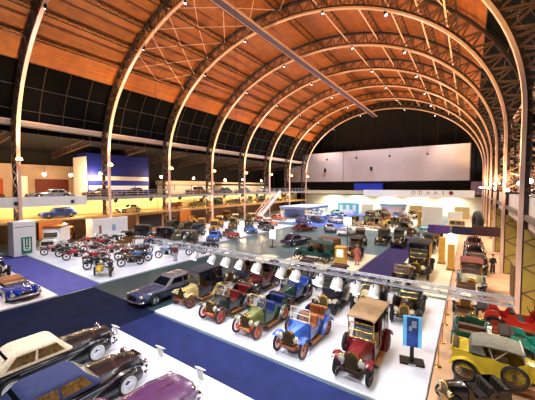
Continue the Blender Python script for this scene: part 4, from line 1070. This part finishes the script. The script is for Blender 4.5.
# green tourer platform
vintage('long dark green tourer with a dark green hood turned side on', -13.6, 28.5, -90, (22, 76, 66), (14, 40, 38), (26, 88, 78), (36, 62, 56), roof='soft', z=PH, wheelc=WK, wb=3.1, style='wire', H=1.9, metal=CHROME, lod=1).scale = (1.1, 1.05, 1.12)
vintage('brown tourer parked behind the long green tourer', -13.9, 31.7, -90, (110, 66, 40), (60, 36, 26), None, (120, 76, 50), roof='soft', z=PH, wheelc=WY, H=2.1)
vintage('dark maroon limousine beside the yellow pedestal', -10.3, 32.0, 10, (70, 24, 24), (26, 20, 22), None, (40, 30, 30), roof='limo', z=PH, H=2.3, wheelc=WK)
# right of the purple carpet
t = vintage('large black coach with a domed roof beside the purple carpet', -3.6, 29.3, 0, (20, 19, 20), None, None, (34, 30, 28), roof='saloon', z=PH, H=2.4, wheelc=(110, 86, 50), wb=3.1); t.scale = (1.3, 1.1, 1.25)
vintage('black drophead with a cream edged folded top before the black coach', -4.2, 24.5, 0, (20, 18, 18), None, None, (210, 186, 150), roof='folded', z=PH, wheelc=WK)
vintage('black open carriage car behind the purple carpet', -7.6, 42.0, 0, (18, 18, 20), None, None, (26, 24, 24), roof='saloon', z=.02, H=2.3, wheelc=WK)
vintage('dark green old tourer in the right hand rear row', -4.1, 40.5, 0, (34, 50, 34), (24, 26, 22), None, (40, 40, 36), roof='soft', z=PH, wheelc=WY)
vintage('brown old tourer in the right hand rear row', -4.0, 45.5, 0, (86, 48, 30), (34, 26, 22), None, (60, 46, 36), roof='folded', z=PH, wheelc=WR)
vintage('black old landaulet in the right hand rear row', -4.0, 50.8, 0, (26, 24, 24), None, None, (120, 96, 60), roof='limo', z=PH, wheelc=WY)
sedan('turquoise saloon turned side on before the white panels', -4.7, 57.6, -90, (40, 170, 170), None, z=PH, wheelstyle='white', W=1.8)
vintage('cream upright car behind the turquoise saloon', -2.4, 61.2, -90, (216, 190, 140), None, None, (196, 160, 100), roof='saloon', z=.06, wheelc=WK)
t = vintage('pale cream car with black wings facing the pale wood floor', .25, 27.2, 0, (226, 222, 180), (22, 20, 20), (226, 224, 190), (110, 50, 44), roof='soft', z=.06, wheelc=WY, H=2.1, seat=(120, 50, 40)); t.scale = (1.15, 1.1, 1.1)
vintage('maroon car with a pink top behind the pale cream car', .7, 33.6, 0, (80, 26, 30), (24, 20, 22), None, (214, 160, 140), roof='folded', z=.06, wheelc=WR)
sedan('black saloon under the dark maroon board on the right', .6, 38.6, 0, (20, 18, 24), None, z=.06, pontoon=True)
sedan('dark red saloon farther along the right hand wood floor', .6, 45.5, 0, (90, 24, 28), None, z=.06, pontoon=True)
vintage('black old saloon at the head of the purple carpet', -9.8, 42.6, 0, (30, 26, 26), None, None, (60, 44, 34), roof='saloon', z=.02, wheelc=WY)
vintage('brown black tourer beyond the head of the purple carpet', -8.0, 52.6, 40, (70, 46, 30), (30, 26, 22), None, (50, 40, 34), roof='soft', z=0, wheelc=WR)
vintage('dark grey landaulet on the open floor behind the dark maroon limousine', -12.4, 40.8, 20, (60, 58, 56), (26, 24, 24), None, (90, 70, 50), roof='limo', z=0, wheelc=WY)
# right foreground
vintage('bright yellow tourer with a grey hood turned side on', 1.8, 14.8, 90, (236, 204, 60), (236, 206, 64), (238, 208, 66), (122, 120, 108), seat=(80, 60, 40), wheelc=(70, 66, 50), roof='soft', wb=3.6, style='wire', lod=0, z=.06, H=1.75, rback=.65, spare=-1, R=.44, hood_k=.5, door=False, metal=CHROME, trim=mat('pale_window_frame', (220, 214, 190), .5))
vintage('turquoise open tourer behind the yellow tourer', 3.4, 17.4, 90, (60, 176, 150), (30, 96, 84), None, (40, 34, 30), seat=(50, 40, 36), wheelc=WK, roof='folded', lod=1, z=.06, wb=2.6)
vintage('bright red two seater with black seats behind the turquoise tourer', 2.6, 20.4, 90, (190, 44, 30), (40, 20, 20), None, (26, 20, 22), seat=(28, 24, 26), wheelc=WR, roof='folded', lod=1, z=.06, wb=2.6)
vintage('dark green car at the corner of the pale wood floor', .25, 17.6, 180, (18, 84, 56), (16, 50, 40), None, (60, 44, 40), wheelc=WK, roof='open', z=.06, wb=2.2, screen=False, lod=1)
vintage('pale white racing car between the red and green cars', -.05, 22.9, 0, (236, 226, 214), (226, 200, 190), None, (40, 36, 34), wheelc=WW, roof='open', z=.06, wb=2.3, track=1.2, screen=False)
def cyclecar(label, x, y, rz, col, z):
    t = vintage(label, x, y, rz, col, (24, 22, 22), None, (30, 28, 28), seat=(36, 28, 24), wheelc=(150, 140, 110), roof='open', wb=1.9, track=1.05, R=.36, style='wire', z=z, lod=0, screen=False, wings=False, name='cyclecar', cat='cyclecar')
    t.scale = (.78, .78, .78)
cyclecar('small black cyclecar in front of the yellow tourer', .2, 12.6, -60, (22, 20, 20), .06)
# blue roadster, its neighbours
sedan('bright blue roadster with tan seats on the pinkish platform', -27.2, 6.9, 90, (24, 54, 146), L=4.6, W=1.75, H=1.2, wheelstyle='white', pontoon=True, open_top=True, lod=0, z=PH, R=.33, seatc=(190, 130, 80))
vintage('black old car behind the blue roadster', -34.6, 7.3, 90, (20, 24, 28), None, None, (40, 44, 48), roof='folded', z=PH, wheelc=WK, metal=CHROME)
vintage('dark green old car farthest left on the pinkish platform', -39.4, 6.8, 90, (24, 44, 34), None, None, (90, 84, 70), roof='soft', z=PH, wheelc=WY)
vintage('black and brass tourer at the back of the pinkish platform', -37.6, 3.5, 90, (24, 22, 22), None, None, (30, 28, 28), roof='open', z=PH, wheelc=WY)
# lorry left
t = thing('delivery_van', 'red roofed white delivery van beyond the white cabinet', 'van', (-44.8, 15.6, PH), 50)
MB().box((0, .6, 1.55), (2.0, 3.2, 2.0), ch=.08).build('box_body', M_WHITE, t)
MB().box((0, .6, 2.62), (2.06, 3.3, .3), ch=.08).build('roof', paint((150, 30, 28)), t)
MB().loft([hoodring(-2.3, .8, .5, 1.25), hoodring(-1.5, .85, .5, 1.3), hoodring(-1.2, .95, .5, 2.1), hoodring(-.9, .98, .5, 2.5)]).build('cab', M_WHITE, t)
MB().box((0, -1.37, 1.72), (1.5, .04, .6), (-.35, 0, 0)).build('windscreen', DARKG, t)
MB().box((0, -2.33, .82), (1.3, .06, .4)).build('grille', DARKM, t)
MB().box((0, -2.4, .5), (1.9, .12, .18), ch=.03).build('bumper', CHROME, t)
MB().box((0, -2.02, 1.36), (1.3, .03, .1)).build('name_stripe', paint((30, 110, 80)), t)
for sx in (-.85, .85):
    for yy in (-1.55, 1.4): wheel(t, sx, yy, .38, .22, 'solid', CHROME, 1)
# motorcycles and tricars on the left platform
motorbike('black and yellow tricar with lamps at the platform corner', -26.4, 13.4, 60, (40, 36, 20), (214, 176, 60), z=PH)
motorbike('red motorcycle with a pale sidecar behind the tricar', -31.6, 14.6, -17, (176, 40, 36), (226, 210, 190), z=PH)
motorbike('red motorcycle with thin wheels near the lane edge', -34.8, 14.0, -27, (200, 60, 56), z=PH)
motorbike('white and red motorcycle second from the lane edge', -37.6, 16.9, -27, (226, 214, 210), (206, 110, 100), z=PH)
motorbike('pale red motorcycle in the middle of the white platform', -33.6, 17.2, -17, (214, 96, 90), z=PH)
motorbike('red motorcycle with a red sidecar at the back of the platform', -39.0, 18.8, -17, (190, 60, 56), (200, 70, 66), z=PH)
motorbike('black motorcycle near the white booth', -40.6, 21.6, -24, (34, 32, 36), z=PH)
motorbike('white motorcycle at the far left of the platform', -41.2, 15.6, -27, (226, 224, 226), z=PH)
motorbike('pale pink scooterlike motorcycle beside the white van', -39.6, 13.6, -22, (222, 150, 146), z=PH)
motorbike('bright blue motorcycle with a long black sidecar', -28.2, 17.3, -27, (60, 120, 200), (40, 36, 48), z=PH)
motorbike('grey motorcycle behind the blue sidecar outfit', -29.4, 23.4, -21, (150, 156, 168), (200, 206, 214), z=PH)
motorbike('dark blue motorcycle by the brown carriage', -34.2, 23.0, -24, (40, 60, 120), z=PH)
motorbike('silver motorcycle near the platform edge below the truss', -25.9, 23.0, -28, (190, 194, 200), z=PH)
for lab, x, y, rz, c, sc_ in (('red and white motorcycle beside the van at the back', -41.8, 18.4, -20, (214, 70, 64), None), ('dark green motorcycle in the second line', -37.2, 14.2, -28, (40, 70, 54), None),
                          ('maroon motorcycle with a white sidecar in the second line', -30.4, 17.2, -22, (120, 40, 44), (236, 232, 230)), ('white scooter in front of the booth', -43.0, 20.6, -30, (236, 232, 228), None),
                          ('orange red motorcycle behind the pale red one', -35.4, 23.8, -18, (216, 84, 54), None), ('black racing motorcycle at the lane edge', -29.2, 13.6, -30, (30, 30, 34), None),
                          ('grey motorcycle with a maroon sidecar beside the brown carriage', -31.4, 19.6, -26, (120, 116, 120), (130, 44, 44)), ('brown motorcycle behind the tricar', -27.6, 16.0, -24, (110, 76, 50), None),
                          ('light blue motorcycle near the aisle side edge', -27.6, 20.2, -20, (130, 160, 200), None), ('black motorcycle with chrome tank under the truss end', -26.0, 25.0, -26, (60, 60, 66), None)):
    motorbike(lab, x, y, rz, c, sc_, z=PH)
carriage('brown wooden carriage among the motorcycles', -36.4, 20.2, 30, (150, 104, 52), PH)
# black limousines along the back of the motorcycle platform
for lab, x, y, c, tp in (('black limousine nearest the white booth', -41.4, 25.4, (22, 22, 24), (40, 38, 38)), ('black limousine with a pale bonnet under the gallery', -36.6, 25.8, (26, 26, 30), (70, 60, 56)),):
    vintage(lab, x, y, -60, c, None, None, tp, roof='saloon', z=PH, wheelc=WK, metal=CHROME)
vintage('grey green old tourer behind the limousines', -31.6, 25.8, -60, (80, 84, 74), (30, 30, 32), None, (90, 80, 70), roof='soft', z=PH, wheelc=WY)
# platform left of the aisle: front row (edge) and rows behind
sedan('bright blue small car on the white platform left of the aisle', -31.0, 31.0, 35, (40, 110, 214), L=4.2, W=1.65, H=1.3, wheelstyle='white', pontoon=True, z=PH)
sedan('red two seater beside the small blue car', -30.6, 34.2, 60, (176, 34, 30), L=4.2, W=1.65, H=1.2, pontoon=True, open_top=True, z=PH, seatc=(60, 30, 28))
sedan('sky blue roadster farther along the aisle edge', -30.9, 39.6, 50, (50, 130, 226), L=4.0, W=1.6, H=1.2, pontoon=True, open_top=True, z=PH, seatc=(30, 50, 90))
sedan('dark grey saloon at the aisle edge beyond the sky blue roadster', -31.0, 44.2, 55, (42, 44, 52), L=4.6, pontoon=True, z=PH)
vintage('black limousine left of the small blue car', -34.6, 30.6, 20, (22, 24, 30), None, None, (34, 34, 40), roof='saloon', z=PH, wheelc=WK, metal=CHROME)
vintage('black tourer at the corner of the white platform left of the aisle', -38.2, 31.2, 20, (24, 24, 30), None, None, (54, 50, 50), roof='soft', z=PH, wheelc=WK)
vintage('black old saloon third from the aisle edge', -41.8, 31.4, 20, (30, 30, 36), None, None, (50, 44, 44), roof='saloon', z=PH, wheelc=WK)
rowc = [('golden yellow', (220, 170, 70)), ('ochre', (196, 140, 60)), ('green brown', (120, 110, 60)), ('amber', (216, 150, 64)), ('dark brown', (80, 50, 34)), ('cream', (226, 200, 150))]
for i, (nm, c) in enumerate(rowc):
    x = -36.2 - (i % 2) * 4.2; y = 36.2 + (i // 2) * 4.8 + (i % 2) * .8
    vintage(f'{nm} vintage car in the block under the gallery lights', x, y, 40, c, None, None, tuple(min(255, int(v * .9)) for v in c), roof=('saloon', 'soft', 'limo')[i % 3], z=PH, wheelc=WY, lod=1)
sedan('orange low sports car at the end of the left platform', -34.0, 49.8, 75, (230, 120, 40), L=4.3, H=1.2, z=PH)
vintage('cream and tan car beside the orange sports car', -38.6, 50.2, 60, (226, 196, 140), None, None, (200, 160, 100), roof='saloon', z=PH, wheelc=WR)
# navy car on the open floor
sedan('navy blue saloon alone on the grey aisle floor', -19.6, 35.4, 165, (22, 28, 66), None, L=4.8, z=0)
# distant cars under and before the blue pavilion
for i, (nm, c, x, y, rz) in enumerate((('pale blue', (150, 180, 226), -27.0, 66.0, 60), ('white', (232, 234, 240), -24.2, 61.6, 60), ('dark blue', (40, 56, 120), -29.6, 56.4, 60), ('silver', (190, 196, 208), -24.4, 67.6, 60), ('black', (30, 32, 40), -28.2, 60.4, 60),
                                      ('red brown', (150, 60, 40), -42.0, 55.8, 80), ('orange red', (216, 96, 50), -37.0, 58.2, 80))):
    sedan(f'{nm} car standing before the low blue banded pavilion', x, y, rz, c, None, L=4.3, W=1.7, H=1.35, lod=2, z=.02 if i < 5 else PH, pontoon=i % 2 == 1)
for i, (nm, c, x, y) in enumerate((('green', (50, 130, 70), -18.2, 64.5), ('red', (180, 60, 46), -14.6, 67.6), ('cream', (226, 206, 160), -18.0, 58.2), ('yellow', (226, 186, 80), -13.6, 62.3), ('dark green', (40, 74, 50), -10.6, 59.4), ('tan', (200, 150, 90), -13.9, 56.8), ('black', (30, 28, 28), -10.6, 66.0),
                                  ('olive', (110, 104, 60), -15.6, 71.0), ('white', (236, 230, 220), -18.0, 76.5), ('brown', (110, 70, 46), -12.4, 73.0))):
    vintage(f'{nm} veteran car in the far cluster before the end wall', x, y, 25 + 20 * (i % 3), c, None, None, (90, 76, 60), roof=('folded', 'soft', 'limo')[i % 3], z=PH, wheelc=WY if i % 2 else WR, lod=2)
for i, (nm, c, x, y) in enumerate((('orange', (220, 110, 50), -17.9, 80.2), ('sky blue', (90, 160, 210), -14.2, 78.2), ('light green', (140, 180, 110), -19.0, 73.0), ('ivory', (236, 226, 200), -11.0, 78.6), ('crimson', (160, 36, 40), -11.2, 82.0), ('navy', (36, 48, 90), -18.4, 69.4))):
    vintage(f'{nm} small veteran car toward the back of the far cluster', x, y, 30 + 15 * (i % 3), c, None, None, (110, 90, 66), roof=('soft', 'folded', 'limo')[i % 3], z=PH, wheelc=WY, lod=2)
for i, (nm, c, x, y) in enumerate((('white', (236, 238, 242), -36, 76.5), ('yellow', (230, 196, 90), -40.5, 78.0), ('light blue', (140, 170, 220), -38, 81.5), ('cream', (230, 214, 180), -42.4, 70.0), ('mint', (150, 200, 180), -31.0, 79.5))):
    sedan(f'{nm} car beyond the low blue banded pavilion', x, y, 60, c, None, L=4.2, W=1.7, H=1.4, lod=2, z=PH, pontoon=i % 2 == 0)
for i, (nm, c, x, y) in enumerate((('dark red', (110, 30, 30), -24.4, 47.0), ('silver grey', (150, 154, 164), -20.6, 49.6), ('white', (230, 232, 238), -16.6, 47.5))):
    sedan(f'{nm} low car on the pale aisle floor beyond the navy saloon', x, y, (150, 30, 170)[i], c, None, L=4.5, W=1.75, H=1.35, lod=2, z=0)
# cars on the lit shelf and on the gallery above
SH = 3.63
sedan('bright blue estate car on the lit shelf under the gallery', -47.6, 17.0, 0, (36, 84, 200), L=4.4, W=1.7, H=1.45, z=SH, cabin=(-.9, 2.1), slope=(.4, .25))
sedan('pale yellow small car on the lit shelf', -47.6, 27.4, 0, (226, 214, 150), L=4.0, W=1.6, H=1.4, z=SH)
vintage('maroon brown tourer on the lit shelf', -47.6, 36.2, 0, (110, 60, 40), None, None, (60, 40, 30), roof='folded', z=SH, wheelc=WY)
for i, (nm, c) in enumerate((('olive', (120, 124, 70)), ('dark green', (40, 70, 50)), ('grey', (110, 110, 104)), ('sage green', (150, 170, 130)), ('black', (36, 34, 34)), ('mint green', (90, 170, 130)), ('tan', (190, 150, 96)))):
    vintage(f'{nm} old car on the lit shelf farther along the gallery', -47.6, 42.4 + i * 5.6, 0, c, None, None, (80, 70, 56), roof=('soft', 'saloon', 'folded')[i % 3], z=SH, wheelc=WY, lod=2, H=1.95)
for i, (nm, c, y) in enumerate((('golden', (224, 176, 84), 31.5), ('ochre brown', (170, 116, 56), 37.0), ('pale yellow', (232, 206, 130), 42.2), ('copper', (176, 92, 50), 47.6), ('honey', (214, 160, 76), 53.0), ('black', (40, 36, 34), 24.0), ('dark maroon', (80, 30, 30), 18.5))):
    vintage(f'{nm} vintage car on the ground below the lit gallery shelf', -48.6, y, 60, c, None, None, (120, 90, 56), roof=('soft', 'saloon', 'folded')[i % 3], z=0, wheelc=WY, lod=2)
GZ = 6.3
sedan('long silver car on the left gallery beside the first arch', -48.2, 16.4, 0, (176, 176, 180), L=5.4, H=1.35, z=GZ, lod=1)
sedan('orange red car at the near end of the left gallery', -48.4, 9.0, 0, (190, 84, 50), L=4.8, z=GZ)
sedan('golden brown car on the left gallery before the blue pavilion', -48.6, 23.2, 0, (170, 116, 56), L=4.8, H=1.5, z=GZ)
sedan('dark grey car under the corner of the blue pavilion', -50.2, 29.8, 0, (44, 44, 52), z=GZ)
sedan('brown domed saloon on the gallery beside the third arch', -48.6, 43.2, 0, (150, 96, 52), L=4.8, H=1.75, z=GZ, pontoon=True)
sedan('black saloon on the gallery near the fourth arch', -48.4, 51.5, 0, (36, 36, 42), z=GZ)
sedan('grey saloon on the gallery near the fifth arch', -48.4, 58.6, 0, (130, 126, 130), z=GZ, lod=2)
sedan('white saloon on the gallery toward its far end', -48.4, 68, 0, (220, 216, 214), z=GZ, lod=2)
# vehicles on the right gallery
sedan('pale silver car behind the glass balustrade on the right gallery', 5.6, 28, 0, (190, 184, 180), z=GZ)
sedan('white car behind the glass balustrade farther along', 5.6, 38, 0, (224, 216, 210), z=GZ)
# ------------------------------------------------------------------ camera, world, colour
cd = bpy.data.cameras.new('camera'); cam = bpy.data.objects.new('camera', cd); COL.objects.link(cam)
cd.sensor_fit = 'HORIZONTAL'; cd.sensor_width = 36; cd.lens = 292.67 / 535 * 36; cd.clip_start = .05; cd.clip_end = 400
cam.location = (0, 0, 8)
cam.rotation_euler = (PI / 2 - .0457, 0, .6047)
SC.camera = cam
w = bpy.data.worlds.new('World'); SC.world = w; w.use_nodes = True
bg = w.node_tree.nodes['Background']; bg.inputs[0].default_value = (.55, .6, .8, 1); bg.inputs[1].default_value = .012
vs = SC.view_settings; vs.view_transform = 'Standard'; vs.look = 'None'; vs.gamma = 1; vs.use_curve_mapping = False
vs.exposure = 0.0
SC.cycles.max_bounces = 6; SC.cycles.diffuse_bounces = 3; SC.cycles.glossy_bounces = 3; SC.cycles.transparent_max_bounces = 8
SC.cycles.sample_clamp_indirect = 4
